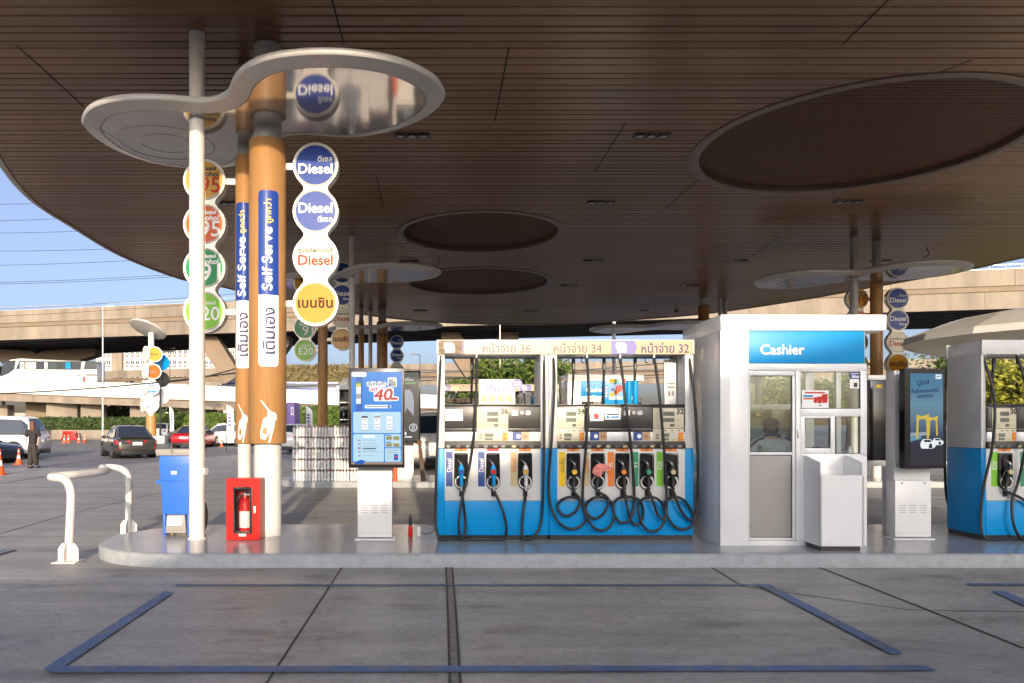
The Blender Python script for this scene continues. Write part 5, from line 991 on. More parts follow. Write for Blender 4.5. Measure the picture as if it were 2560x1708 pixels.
for (cx_, cy_) in ((x1,y1),(x2,y2)):
    P = [(.045,.014),(.115,.014),(.115,.15),(.07,.21),(.045,.21)]
    for sg2 in (-1,1): mb.prism([(cx_+sg2*a,b) for a,b in P],cy_-.006,cy_+.006,'white_paint'); mb.loops([[(cx_+e_,cy_+sg2*a,b) for a,b in P] for e_ in (-.006,.006)],'white_paint',True,True)
obj('gusset', mb, t, smooth=False)
# ------------------------------------------------------------------ pale umbrella canopy at the right edge
t = thing('umbrella_canopy', 'large pale segmented umbrella canopy at the right edge above the dispenser', 'canopy', (X(2725,15.0),15.0,0)); cx_, cy_ = X(2725,15.0), 15.6
mb = MB(); N = 16; R1 = 2.9
def rg(q, z): return [(cx_+q*math.cos(2*math.pi*i/N), cy_+q*math.sin(2*math.pi*i/N), z) for i in range(N)]
zb_, = (Z(862,15.0)-.0,)
mb.loops([rg(R1,zb_+.16),rg(R1*.98,zb_+.30),rg(R1*.7,zb_+.62),rg(R1*.35,zb_+.80),rg(.15,zb_+.86)],'white',False,True); obj('shell', mb, t, smooth=False)
mb = MB(); mb.loops([rg(R1,zb_+.158),rg(R1-.25,zb_+.06),rg(R1-.5,zb_),rg(.2,zb_-.02)][::1],'s_cream'); mb.f = [f[::-1] for f in mb.f]; obj('soffit', mb, t, smooth=False)
mb = MB(); mb.cyl((cx_,cy_,0),(cx_,cy_,zb_+.02),.14,'white_paint',n=24); obj('post', mb, t)
# ------------------------------------------------------------------ elevated roads
def beam(path, z0, z1, mb, m, w=.35):
    """vertical wall of thickness w along a plan polyline; z0, z1 may be lists"""
    n = len(path); z0 = z0 if isinstance(z0,list) else [z0]*n; z1 = z1 if isinstance(z1,list) else [z1]*n; L = []
    for i, p in enumerate(path):
        a = Vector(path[max(i-1,0)]); b = Vector(path[min(i+1,n-1)]); t_ = (b-a).normalized(); q = Vector((-t_.y,t_.x))*w
        L.append([(p[0],p[1],z0[i]),(p[0]+q.x,p[1]+q.y,z0[i]),(p[0]+q.x,p[1]+q.y,z1[i]),(p[0],p[1],z1[i])])
    mb.loops([l[::-1] for l in L], m, True, True)
def lerp(a, b, t): return a+(b-a)*t
nl, nr = (-50.7-40,88+9.7), (49.1+60,63.7-14.6)
fl, fr_ = (-95,140), (109.1,70.5)
op = thing('highway_overpass', 'wide concrete highway overpass crossing the whole background above the canopy edge', 'overpass', (0,80,0))
path = [(lerp(nl[0],nr[0],i/12), lerp(nl[1],nr[1],i/12)) for i in range(13)]
mb = MB(); beam(path, 13.2, 14.6, mb, 'concrete_far', .3)
for i in range(22): x = -88+i*9.1; y = lerp(nl[1],nr[1],(x-nl[0])/(nr[0]-nl[0])); mb.box(x-.05,y-.012,13.2,x+.05,y+.1,14.6,'concrete_pier')
pa = obj('parapet', mb, op, smooth=False)
mb = MB(); beam([(x,y+.25) for x,y in path], 11.28, 12.75, mb, 'concrete_far', .5); beam([(x,y+.12) for x,y in path], 12.752, 13.198, mb, 'concrete_pier', .3)
for i in range(22): x = -90+i*9.1; y = lerp(nl[1],nr[1],(x-nl[0])/(nr[0]-nl[0])); mb.box(x-.04,y+.236,11.3,x+.04,y+.4,12.74,'concrete_pier')
obj('edge_girder', mb, op, smooth=False)
mb = MB(); far_ = [(-95,140),(-55,112),(0,91.5),(27.4,85.6),(109,70)]
def fy(x):
    for (xa,ya_),(xb,yb_) in zip(far_, far_[1:]):
        if xa <= x <= xb: return lerp(ya_, yb_, (x-xa)/(xb-xa))
    return far_[-1][1]
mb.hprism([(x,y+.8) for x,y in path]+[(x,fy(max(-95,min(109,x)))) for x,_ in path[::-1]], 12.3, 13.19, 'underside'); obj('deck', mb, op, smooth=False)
mb = MB()
for j in range(1,9):
    u = j/9; beam([(x, lerp(y+.9, fy(max(-95,min(109,x)))-.6, u)) for x,y in path], 11.45, 12.29, mb, 'underside', .55)
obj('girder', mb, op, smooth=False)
mb = MB(); beam([(x,y+.05) for x,y in path], 14.62, 14.66, mb, 'alu', .05); beam([(x,y+.05) for x,y in path], 14.95, 15.0, mb, 'alu', .05)
for i in range(70): x = lerp(20,100,i/69); y = lerp(nl[1],nr[1],(x-nl[0])/(nr[0]-nl[0])); mb.box(x-.03,y+.04,14.6,x+.03,y+.1,15.0,'alu')
obj('railing', mb, op, smooth=False)
def pier(px, d, label, wt=7.5, wb=2.6, z1=11.3, zn=5.0, shaft=True):
    x = X(px,d); t = thing('overpass_pier', label, 'pier', (x,d,0), 'concrete piers under the overpass'); mb = MB()
    mb.box(x-wb/2,d,0,x+wb/2,d+2.2,zn,'concrete_pier'); obj('shaft', mb, t, bevel=.15, smooth=False); mb = MB()
    for sg2 in (-1,1): mb.prism([(x+sg2*.02,zn+.001),(x+sg2*wb/2,zn+.001),(x+sg2*wt/2,z1-.9),(x+sg2*wt/2,z1),(x+sg2*(wt/2-1.9),z1),(x+sg2*.6,zn+2.3),(x+sg2*.02,zn+2.0)],d+.02,d+2.15,'concrete_pier')
    obj('arm', mb, t, smooth=False); return t
pier(92, 98, 'sloping concrete pier arm just above the white coach', 15, 3, 11.3, 8.6)
pier(610, 84, 'concrete pier arm cut by the two timber columns', 10, 2.6)
pier(1200, 80.5, 'brown Y shaped concrete pier above the left dispenser header', 8.2, 2.9, 11.3, 6.4)
pier(2900, 70, 'overpass pier out past the right side', 9, 2.6)
# second, lower flyover behind
f2 = thing('flyover', 'lower beige flyover farther away, seen between the dispensers and columns', 'flyover', (0,130,0))
p2 = [(-120,168),(-52,144),(0,130),(43,124),(120,118)]
mb = MB(); beam(p2, 10.55, 11.9, mb, 'concrete_far', .3); beam([(x,y+.2) for x,y in p2], 8.2, 9.4, mb, 'concrete_far', .5); obj('parapet', mb, f2, smooth=False)
mb = MB(); mb.hprism([(x,y+.6) for x,y in p2]+[(x,y+12) for x,y in p2[::-1]], 9.45, 10.5, 'concrete_pier'); obj('deck', mb, f2, smooth=False)
mb = MB()
for x in range(-110,121,17): y = 133 - (x*.19 if x < 0 else x*.1); mb.box(x-.9,y+2,0,x+.9,y+4.5,9.44,'concrete_pier')
obj('pier', mb, f2, smooth=False)
# ramp with white noise barrier
rp = thing('ramp_road', 'white walled ramp road descending behind the forecourt, a coach on it', 'ramp', (-30,85,0))
rx = [(-86,104),(X(0,94),94),(X(258,89),89),(X(402,86),86),(X(716,77),77),(X(1100,69),69)]
rtop = [7.6]+[Z(951,94),Z(956,89),Z(959,86),Z(973,77),Z(988,69)]; rbar = [5.9]+[Z(984,94),Z(994,89),Z(999,86),Z(1010,77),Z(1024,69)]; rbot = [4.6]+[Z(1002,94),Z(1012,89),Z(1017,86),Z(1035,77),Z(1050,69)]
mb = MB(); beam(rx, [z+.06 for z in rbar], rtop, mb, 'barrier', .2); obj('noise_barrier', mb, rp, smooth=False)
mb = MB(); beam([(x,y+.12) for x,y in rx], rbot, [z-.12 for z in rbar], mb, 'concrete_far', .6); beam([(x,y+.3) for x,y in rx], [z-.119 for z in rbar], [z+.059 for z in rbar], mb, 'concrete_pier', .3); obj('edge_beam', mb, rp, smooth=False)
mb = MB(); L = []
for (x,y), zb2, zd in zip(rx, rbot, rbar): L.append([(x+.1,y+.8,zb2+.4),(x+1.8,y+8,zb2+.4),(x+1.8,y+8,zd+.2),(x+.1,y+.8,zd+.2)])
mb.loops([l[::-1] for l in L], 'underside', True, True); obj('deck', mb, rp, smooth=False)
mb = MB()
for px, d, w in ((140,92,1.9),(214,91,1.25),(345,88,1.5),(455,86,.9),(490,85,1.5),(-40,97,2.2)):
    x = X(px,d); zt = 3.1; mb.box(x-w,d+1.4,0,x+w,d+3,zt+.9,'concrete_far'); 
obj('pier', mb, rp, smooth=False)
mb = MB(); 
for i, (px,d) in enumerate(((X(575,81),81),)): pass
# coach on the ramp
def win(mb, a, b, c, e, d, k, m): mb.rect(a,b,c,e,d,k,m)
bt = thing('coach_bus', 'white coach with tinted windows driving on the ramp at left', 'coach', (X(110,95),95,5.6)); d = 94.9
mb = MB(); sil = [(-2,975),(-2,945),(6,925),(16,905),(26,899),(50,896),(225,903),(241,905),(242,965),(242,975)]
bp_ = [(X(a,d),Z(b,d)) for a,b in sil]; mb.prism(bp_, d, d+2.5, 'paint_white'); bb = obj('body', mb, bt, bevel=.12)
for i, (pts, m) in enumerate((([(2,942),(4,922),(14,903),(40,901),(36,924),(20,935)],'car_glass'),([(40,923),(48,903),(204,904),(202,925)],'car_glass'),([(209,924),(214,903),(241,904),(241,924)],'glass_dark'))):
    mb = MB(); mb.add([(X(a,d),d-.03-.0,Z(b,d)) for a,b in pts],[tuple(range(len(pts)))],m); w_ = obj(('windscreen','window','rear_window')[i], mb, bb, smooth=False)
for a, w, m in ((50,11,'bottle'),(64,26,'s_cream'),(111,8,'bottle'),(121,20,'e_teal' if 0 else 'glass_dark'),(164,13,'sign_blue'),(92,16,'car_glass')): mb = MB(); mb.rect(a,906,a+w,922,d-.03,.03,m); obj('curtain', mb, bb, smooth=False)
mb = MB()
for a in (62,91,120,148,177): mb.rect(a,903.5,a+1.5,925,d-.03,.04,'black')
obj('window_bar', mb, bb, smooth=False)
mb = MB(); mb.rect(194,936,203,942,d,.04,'grey_ink'); mb.rect(215,934,241,942,d,.04,'grey_ink'); mb.rect(208,942,214,955,d,.05,'taillight'); mb.rect(110,930,123,936,d,.04,'s_cream'); obj('side_marking', mb, bb, smooth=False)
mb = MB()
for px in (40, 195): mb.cyl((X(px,d),d-.02,5.9),(X(px,d),d+.3,5.9),.5,'tyre',n=20)
obj('wheel', mb, bt)
# ------------------------------------------------------------------ apartment block
ab = thing('apartment_block', 'pale apartment block with a grid of white framed windows under the overpass', 'building', (-85,220,0)); d = 220
mb = MB(); mb.box(X(240,d),d,0,X(620,d),d+16,27.2,'apt'); wl2 = obj('wall', mb, ab, smooth=False)
mb = MB(); mb.box(X(283,d),d-1.2,0,X(309,d),d-.01,27.5,'concrete_far'); obj('stair_tower', mb, ab, smooth=False)
mb = MB(); mb.box(X(618,d),d-2,0,X(640,d),d-.01,24,'concrete_far'); obj('end_wall', mb, ab, smooth=False)
wv = None
cols = [250+i*11 for i in range(3)] + [318+i*13.2 for i in range(22)]
for r_ in range(4):
    for px in cols:
        z = 14.8 + r_*3.0; x = X(px,d)
        if wv is None:
            mb = MB(); mb.box(-.62,-.02,0,.62,.05,2.2,'refl'); wv = obj('window', mb, None, smooth=False, base=(0,0,0)); wv.parent = ab
            mb = MB(); mb.box(-.5,-.03,.95,.5,-.021,2.1,'glass_dark'); mb.box(-.45,-.03,.1,.45,-.021,.75,'concrete_pier'); mb.box(-.04,-.05,.95,.04,-.031,2.1,'refl'); pn = obj('pane', mb, None, smooth=False); pn.parent = wv; w_ = wv
        else:
            w_ = wv.copy(); COL.objects.link(w_); w_.parent = ab; q = pn.copy(); COL.objects.link(q); q.parent = w_
        w_.location = (x-ab.location.x, d-.06-220, z)
# ------------------------------------------------------------------ wall, hedge, trees
mb = MB(); mb.box(X(60,75),75,0,X(600,75),75.4,.95,'concrete_far'); o = obj('roadside_wall', mb, base=(X(300,75),75,0), bevel=.03); tag(o, 'low pale concrete wall in front of the clipped hedge', 'wall')
def leaves(c, rad, n, size, m, mb, dens=.62, flat=.0):
    cx_, cy_, cz_ = c
    for _ in range(n):
        while True:
            u, v, w = (random.uniform(-1,1) for _ in range(3)); q = u*u+v*v+w*w
            if dens*.6 < q < 1 or random.random() < .12 and q < 1: break
        p = Vector((cx_+u*rad[0], cy_+v*rad[1], cz_+w*rad[2])); a = Vector((random.gauss(0,1),random.gauss(0,1),random.gauss(0,1))).normalized(); b = a.orthogonal().normalized(); s_ = size*random.uniform(.6,1.3)
        mb.add([p-a*s_-b*s_*.1, p+b*s_*.5, p+a*s_+b*s_*.1, p-b*s_*.5], [(0,1,2,3)], m)
def hedge(name, label, cat, x0, x1, y0, y1, z0, z1, n, size, m):
    mb = MB(); mb.box(x0+.15,y0+.15,z0,x1-.15,y1-.1,z1-.2,'leaf_hedge')
    for _ in range(n):
        f_ = random.random(); x = random.uniform(x0,x1); 
        y, z = (y0+random.uniform(-.1,.25), random.uniform(z0,z1)) if f_ < .65 else (random.uniform(y0,y1), z1+random.uniform(-.25,.12))
        p = Vector((x,y,z)); a = Vector((random.gauss(0,1),random.gauss(0,.6),random.gauss(0,1))).normalized(); b = a.orthogonal().normalized(); s_ = size*random.uniform(.6,1.3)
        mb.add([p-a*s_, p+b*s_*.5, p+a*s_, p-b*s_*.5], [(0,1,2,3)], m)
    o = obj(name, mb, base=((x0+x1)/2,(y0+y1)/2,0), smooth=False); tag(o, label, cat); return o
hedge('hedge', 'long clipped green hedge behind the low pale wall at left', 'hedge', X(65,75.5), X(385,75.5), 75.5, 77.5, .5, 2.05, 2600, .22, 'leaf_hedge')
hedge('shrub_bed', 'bright untrimmed green shrubs behind the red car', 'shrubs', X(385,66), X(590,66), 66, 68, .3, 2.3, 2600, .26, 'leaf')
hedge('shrub_bed', 'green shrubs with feather flags behind the water bottle stack', 'shrubs', X(705,58), X(880,58), 58, 60, .2, 2.7, 2200, .25, 'leaf')
hedge('climbing_plants', 'dry olive climbing plants on the far flyover behind E20 sign', 'climbing plant', X(700,128), X(880,128), 128, 129, 8.0, 11.2, 1600, .5, 'leaf_dry')
def tree(label, px, d, zc, rx_, rz_, n, size, m, h0=0, blobs=9, g_='trees beyond the forecourt'):
    x = X(px,d); t = thing('leafy_tree', label, 'tree', (x,d,0), g_)
    mb = MB(); mb.tube([(x,d,0),(x+.1,d,zc*.4),(x-.05,d,zc*.75),(x,d,zc)],.16*rx_/2,'bark',n=8,sub=3)
    cs_ = []
    for i in range(blobs):
        a = i*2.4; q = math.sqrt(random.uniform(.15,1)); c = (x+rx_*.72*q*math.cos(a), d+rx_*.6*q*math.sin(a), zc+rz_*random.uniform(-.62,.62)); cs_.append(c)
        mb.tube([(x,d,zc*.6),((x+c[0])/2,(d+c[1])/2,(zc*.75+c[2])/2+.1),c],.05*rx_/2,'bark',n=5,sub=2)
    obj('trunk', mb, t); mb = MB()
    for c in cs_: k_ = random.uniform(.34,.55); leaves(c, (rx_*k_,rx_*k_,rz_*k_), n//blobs, size, m, mb)
    obj('crown', mb, t, smooth=False); return t
tree('round green tree between the two posts of the left dispenser', 1300, 56, 4.9, 3.4, 2.2, 4200, .20, 'leaf', blobs=14)
tree('dark green tree low behind the left dispenser post', 1172, 70, 4.5, 2.6, 1.4, 1200, .22, 'leaf')
tree('dry sparse tree behind the gap between the two dispensers', 1405, 58, 4.6, 1.5, 1.8, 700, .16, 'leaf_dry')
tree('sunlit yellow green tree behind the right edge dispenser', 2520, 33, 3.3, 2.5, 1.7, 5200, .13, 'leaf_yellow', blobs=14)
tree('green tree between the right display and the right edge dispenser', 2390, 52, 4.3, 2.9, 2.6, 3000, .19, 'leaf', blobs=12)
tree('dark tree behind the ramp pier at left', 290, 110, 4.5, 5.5, 3.5, 1700, .4, 'leaf_hedge')
tree('dark tree behind the ramp between the sign totem and white pole', 430, 112, 4.5, 6, 3.0, 1700, .4, 'leaf_hedge')
tree('small green tree top at the far left edge behind the coach', 8, 125, 9.5, 3, 2.2, 700, .35, 'leaf')
tree('green tree seen through the windows of the cashier booth', 1975, 48, 3.6, 2.8, 2.1, 2200, .18, 'leaf', blobs=10)
tree('loose green tree right of the booth windows', 2120, 46, 3.7, 2.3, 2.3, 1800, .18, 'leaf', blobs=10)
# low building under the ramp
mb = MB(); d = 100; mb.box(X(-60,d),d,0,X(128,d),d+6,3.0,'grey_paint'); mb.box(X(52,d),d-.06,.6,X(90,d),d-.001,2.6,'glass_dark'); mb.box(X(-20,d),d-.06,.4,X(36,d),d-.001,2.6,'alu'); o = obj('low_building', mb, base=(X(40,d),d,0), smooth=False); tag(o, 'low grey building with dark windows under the ramp at left', 'building')
mb = MB(); d = 120; mb.box(X(250,d),d,0,X(420,d),d+8,2.9,'alu'); mb.prism([(X(250,d),2.901),(X(420,d),2.901),(X(335,d),3.7)],d,d+8,'grey_paint'); o = obj('low_building', mb, base=(X(335,d),d,0), smooth=False); tag(o, 'blue grey shed roof seen under the ramp above the hedge', 'building')
mb = MB(); d = 96; mb.box(X(430,d),d,0,X(900,d),d+6,2.7,'grey_paint'); o = obj('low_building', mb, base=(X(660,d),d,0), smooth=False); tag(o, 'long grey low building behind the shrubs beyond the columns', 'building')
# ------------------------------------------------------------------ lamp posts, wires, flags, totem
def lamp_post(px, d, zt, label, r=.06, m='alu', arm=0, z0=0.):
    x = X(px,d); t = thing('street_lamp', label, 'lamp post', (x,d,z0), 'street lamps in the background'); mb = MB(); mb.cyl((x,d,z0),(x,d,zt),r,m,r*.6,n=10); obj('post', mb, t)
    mb = MB(); a = arm or .6; mb.tube([(x,d,zt-.05),(x+a*.4,d,zt+.06),(x+a,d,zt+.08)],r*.5,m,n=6,sub=3); mb.box(min(x+a*.6,x+a*1.6),d-.12,zt+.03,max(x+a*.6,x+a*1.6),d+.12,zt+.14,m); obj('lamp_head', mb, t); return t
lamp_post(257, 70, Z(768,70), 'tall thin grey lamp post in front of the coach rear', .09, arm=.7)
lamp_post(401, 60, Z(882,60), 'black lamp post right behind the round sign totem', .09, 'black', arm=.6)
lamp_post(1050, 62, Z(888,62), 'dark lamp post between the far signs and the left dispenser', .06, 'black', arm=-.5)
lamp_post(1250, 55, Z(805,55), 'thin white lamp post behind the left dispenser header', .06, 'white_paint', arm=.02)
lamp_post(425, 90, Z(873,90), 'thin grey lamp post left of the white pole before the apartment block', .07, 'dark_metal', arm=.4)
def wire(p0_, p1_, sag, label, r=.02):
    mb = MB(); pts = [(lerp(p0_[0],p1_[0],i/16), lerp(p0_[1],p1_[1],i/16), lerp(p0_[2],p1_[2],i/16)-sag*4*(i/16)*(1-i/16)) for i in range(17)]
    mb.tube(pts, r, 'cable', n=5, sub=1); o = obj('overhead_cable', mb, base=pts[0]); tag(o, label, 'cable', 'overhead cables'); return o
def wpx(a, b, d0, d1): return (X(a[0],d0),d0,Z(a[1],d0)), (X(b[0],d1),d1,Z(b[1],d1))
WR = [((-40,511),(330,487),'top overhead cable across the blue sky at left'),((-40,553),(420,520),'second overhead cable in the blue sky'),((-40,583),(430,558),'third overhead cable in the blue sky'),((-40,628),(460,606),'fourth overhead cable, in the lower blue sky'),((-40,664),(520,633),'fifth overhead cable, one of a close pair under the canopy curve'),((-40,707),(560,672),'upper of two close cables above the overpass'),((-40,711),(560,678),'lower of two close cables above the overpass'),((-40,773),(620,728),'cable running just over the overpass parapet'),((-40,792),(640,744),'cable crossing the overpass parapet')]
for a, b, lb in WR: wire(*wpx(a, (b[0]+250, b[1]-(a[1]-b[1])*.45), 62, 56), .25, lb, .018)
for a, b, d0, d1, lb, r in (((-40,985),(640,925),60,52,'thick dark cable rising across the white ramp wall',.05),((-40,955),(640,930),66,60,'thin cable across the coach side',.025),((380,958),(640,905),58,50,'dark cable rising behind the white pole',.045),((700,967),(1800,895),60,62,'thick cable crossing behind the left dispenser top',.04),((900,920),(1900,922),58,58,'upper cable crossing between the dispenser posts',.03),((900,935),(1900,938),58,58,'middle cable crossing between the dispenser posts',.03),((900,942),(1900,926),59,59,'lower cable crossing between the dispenser posts',.035),((2280,870),(2600,862),60,60,'cable behind the right umbrella canopy',.03)): wire(*wpx(a,b,d0,d1), .3, lb, r)
def flag(px, d, py0, py1, w, label):
    x = X(px,d); z1, z0 = Z(py0,d), Z(py1,d); t = thing('feather_flag', label, 'flag', (x,d,0), 'white feather flags'); mb = MB(); mb.tube([(x,d,0),(x,d,z1*.8),(x+.06,d,z1-.03),(x+w*.5,d,z1)],.02,'black',n=6,sub=4); obj('pole', mb, t)
    mb = MB(); L = []
    for i in range(13):
        u = i/12; z = lerp(z0,z1,u); ww = w*(1-.0*u)*(1 if u<.8 else math.cos((u-.8)/.2*1.4)); y = d+.03+.06*math.sin(u*5); L.append([(x+.015,y,z),(x+.015+ww*.5,y-.04,z),(x+.015+ww,y+.02,z),(x+.015+ww,y+.026,z),(x+.015,y+.006,z)])
    mb.loops(L,'refl',True,True); ft = obj('cloth', mb, t); mb = MB()
    for i in range(4): z = lerp(z0,z1,.3+i*.12); mb.quad((x+.1,d-.03,z),(x+.1+w*.4,d-.03,z),(x+.1+w*.4,d-.03,z+.12),(x+.1,d-.03,z+.12),'violet')
    obj('print', mb, ft, smooth=False)
flag(566, 42, 1012, 1088, .38, 'white feather flag cut by the thin timber column'); flag(423, 44, 1016, 1078, .22, 'thin white feather flag left of the white pole'); flag(764, 46, 1016, 1085, .40, 'white feather flag between the shaded sign string and brown column')
tt = thing('sign_totem', 'pole of round shop signs with a tilted disc roof at left', 'sign totem', (X(372,60),60,0)); d = 60
x = X(378,d); mb = MB(); mb.cyl((x,d,0),(x,d,Z(832,d)),.22,'white_paint',n=20); obj('pole', mb, tt); mb = MB(); mb.cyl((x,d,.6),(x,d,Z(1039,d)),.40,'timber',n=24); obj('sleeve', mb, tt)
mb = MB(); mb.box(X(380,d)+.3,d-.6,0,X(418,d),d+.3,.62,'grey_paint'); mb.box(X(362,d),d-.5,0,X(379,d)+.25,d+.3,.6,'grey_paint'); obj('base_block', mb, tt, bevel=.03)
c = Vector((X(369,d),d,Z(832,d)+.25)); ax = Vector((.28,.42,1)).normalized(); mb = MB(); qt = ax.to_track_quat('Z','Y'); N = 40
mb.loops([[c+qt@Vector((q*math.cos(2*math.pi*i/N),q*math.sin(2*math.pi*i/N),h)) for i in range(N)] for q,h in ((1.2,-.06),(1.42,-.02),(1.46,.05),(1.42,.12),(1.2,.16))],'rim',True,True); obj('roof_disc', mb, tt)
for side, yaw, items in ((1,-28,((887,0,'s_gold'),(930,-3,'s_orange'),(970,-7,'refl'),(1013,-9,'refl'))),(-1,62,((886,0,'white'),(928,-2,'white'),(970,-4,'white'),(1012,-6,'white')))):
    for i, (py, dx, m) in enumerate(items):
        z = Z(py,d); nv = Vector((math.sin(R(yaw))*-1 if side>0 else -.80, -math.cos(R(yaw)) if side>0 else -.60, 0)).normalized(); cc = Vector((X(390+dx if side>0 else 366+dx,d), d-.35, z)); q2 = nv.to_track_quat('Z','Y')
        mb = MB(); mb.cyl(cc-nv*.2, cc, .62, 'white', n=28); sg3 = obj('round_sign', mb, tt)
        if side > 0:
            mb = MB(); mb.add([cc+nv*.01+q2@Vector((.54*math.cos(2*math.pi*j/28),.54*math.sin(2*math.pi*j/28),0)) for j in range(28)],[tuple(range(28))],m)
            rt = Vector((-nv.y,nv.x,0))
            if i == 1: 
                for q, tx in ((.13,'OR'),): mb.text('พร้อม', lambda u,v,e: cc+nv*(.02+e)+rt*u+Vector((0,0,v)), w=.6, m='grey_ink')
            if i == 0: mb.text('8', lambda u,v,e: cc+nv*(.02+e)+rt*u+Vector((0,0,v)), w=.55, h=.14, m='red_ink')
            if i == 2:
                mb.add([cc+nv*.02+rt*a+Vector((0,0,b)) for a,b in ((-.36,-.42),(.36,-.34),(.36,-.22),(-.36,-.30))],[(0,1,2,3)],'sign_blue')
                mb.loops([[cc+nv*.02+rt*(q*math.cos(2*math.pi*j/20))+Vector((0,0,.22+q*math.sin(2*math.pi*j/20))) for j in range(20)] for q in (.17,.10)],'navy')
            obj('sign_face', mb, sg3, smooth=False)
for py, m in ((905,'sign_blue'),(948,'panel_dark'),(990,'white')):
    mb = MB(); cc = Vector((X(397,d),d+.6,Z(py,d))); nv = Vector((.7,-.7,0)).normalized(); mb.cyl(cc-nv*.1,cc+nv*.1,.62,m,n=28); obj('round_sign', mb, tt)
# ------------------------------------------------------------------ vehicles
def car(name, label, cat, x, y, rot, L, Wd, Ht, paint, kind='sedan', plate=True, group='cars in the background'):
    """local axes: +x forward, origin on the ground at the middle"""
    t = thing(name, label, cat, (0,0,0), group); hw = Wd/2; suv = kind != 'sedan'
    sh = .98 if suv else .86; zb = .24 if suv else .19; bl_ = .62*Ht
    # lower body: stations along the length
    st_ = [(-.5,.80,zb+.22,sh-.14,.86),(-.485,.90,zb+.08,sh-.02,.93),(-.44,.97,zb,sh+.05,.97),(-.32,1,zb,sh+.06,1),(0,1,zb,sh+.02,1),(.22,1,zb,sh-.0,1),(.36,.985,zb,sh-.07,.96),(.455,.93,zb+.03,sh-.15,.90),(.49,.82,zb+.10,sh-.24,.80),(.5,.70,zb+.2,sh-.32,.68)]
    if suv: st_ = [(a,b,c_,e_ + (.05 if a > .3 else 0),f_) for a,b,c_,e_,f_ in st_]
    ls = []
    for (u,wm,z0,z1,wt) in st_:
        h = z1-z0; half = [(.0,z0),(hw*wm*.86,z0),(hw*wm*.97,z0+.22*h),(hw*wm,z0+.5*h),(hw*wm*.985,z0+.74*h),(hw*wt*.93,z1-.03),(hw*wt*.82,z1+.012),(0,z1+.03)]
        ls.append([(u*L, yy, zz2) for yy, zz2 in half] + [(u*L, -yy, zz2) for yy, zz2 in half[-2:0:-1]])
    mb = MB(); mb.loops([l for l in ls], paint, True, True); body = obj('body', mb, t, ang=45)
    # greenhouse
    if kind == 'sedan': G = [(-.40,.03,.80),(-.36,.10,.80),(-.22,.90,.70),(-.14,.985,.69),(.0,1.0,.69),(.07,.97,.69),(.25,.06,.80),(.27,.02,.80)]
    else: G = [(-.485,.05,.86),(-.47,.22,.85),(-.40,.90,.74),(-.34,.98,.73),(-.05,1.0,.74),(.06,.96,.73),(.23,.06,.84),(.25,.0,.84)]
    ls = []
    for u, hz, w_ in G:
        z1 = sh+.0+(Ht-sh)*hz; zb2 = sh-.10; wb = hw*.90
        half = [(0,zb2),(wb,zb2),(lerp(wb,hw*w_,min(1,hz)), max(z1-.07,zb2+.01)),(lerp(wb,hw*w_,min(1,hz))*.88,z1),(0,z1+.02)]
        ls.append([(u*L,yy,zz2) for yy,zz2 in half]+[(u*L,-yy,zz2) for yy,zz2 in half[-2:0:-1]])
    mb = MB(); mb.loops(ls, paint, True, True); cabin = obj('cabin', mb, t, ang=50)
    def gp(u, f, s_):                                    # point on the cabin side at length u, height fraction f
        for (ua,ha,wa_),(ub,hb_,wb_) in zip(G,G[1:]):
            if ua <= u <= ub: k_ = (u-ua)/(ub-ua); hz = lerp(ha,hb_,k_); w_ = lerp(wa_,wb_,k_); break
        z1 = sh+(Ht-sh)*hz-.07; z = lerp(sh-.02, z1, f); zb2 = sh-.10; k2 = (z-zb2)/max(.01,z1-zb2); return Vector((u*L, s_*(lerp(hw*.90,lerp(hw*.90,hw*w_,min(1,hz)),k2)+.028), z))
    us = (-.30,-.20,-.08,.02,.10,.17) if kind == 'sedan' else (-.42,-.36,-.2,-.02,.08,.17)
    for s_ in (-1,1):
        mb = MB(); P = [gp(u,.12,s_) for u in us]; Q = [gp(u,.93,s_) for u in us]
        n_ = len(us); mb.add(P+Q, [(i,i+1,n_+i+1,n_+i) for i in range(n_-1)], 'car_glass')
        for u in (-.085,): a = gp(u,.1,s_); b = gp(u,.95,s_); mb.quad(a+Vector((-.03,s_*.004,0)),a+Vector((.03,s_*.004,0)),b+Vector((.03,s_*.004,0)),b+Vector((-.03,s_*.004,0)),paint)
        obj('side_window', mb, cabin, smooth=False)
    def across(ua, ub, name_):
        mb = MB(); P = []
        for u, f in ((ua,0),(ub,1)):
            for (u0,h0,w0),(u1,h1,w1) in zip(G,G[1:]):
                if u0 <= u <= u1: k_ = (u-u0)/(u1-u0); hz = lerp(h0,h1,k_); w_ = lerp(w0,w1,k_); break
            z = sh+(Ht-sh)*hz; ww = lerp(hw*.90,hw*w_,min(1,hz))*.84; P.append((u*L,ww,z+.012,z+.028))
        (xa_,wa_,za,zma),(xb_,wb_,zb3,zmb) = P; dx = -.015 if ua < ub and ua < 0 else .015
        mb.add([(xa_+dx,-wa_,za),(xa_+dx,0,zma),(xa_+dx,wa_,za),(xb_+dx,wb_,zb3),(xb_+dx,0,zmb),(xb_+dx,-wb_,zb3)],[(0,1,4,5),(1,2,3,4)],'car_glass'); obj(name_, mb, cabin, smooth=False)
    if kind == 'sedan': across(-.365,-.215,'rear_window'); across(.255,.075,'windscreen')
    else: across(-.468,-.405,'rear_window'); across(.228,.065,'windscreen')
    wr = .335 if not suv else .37
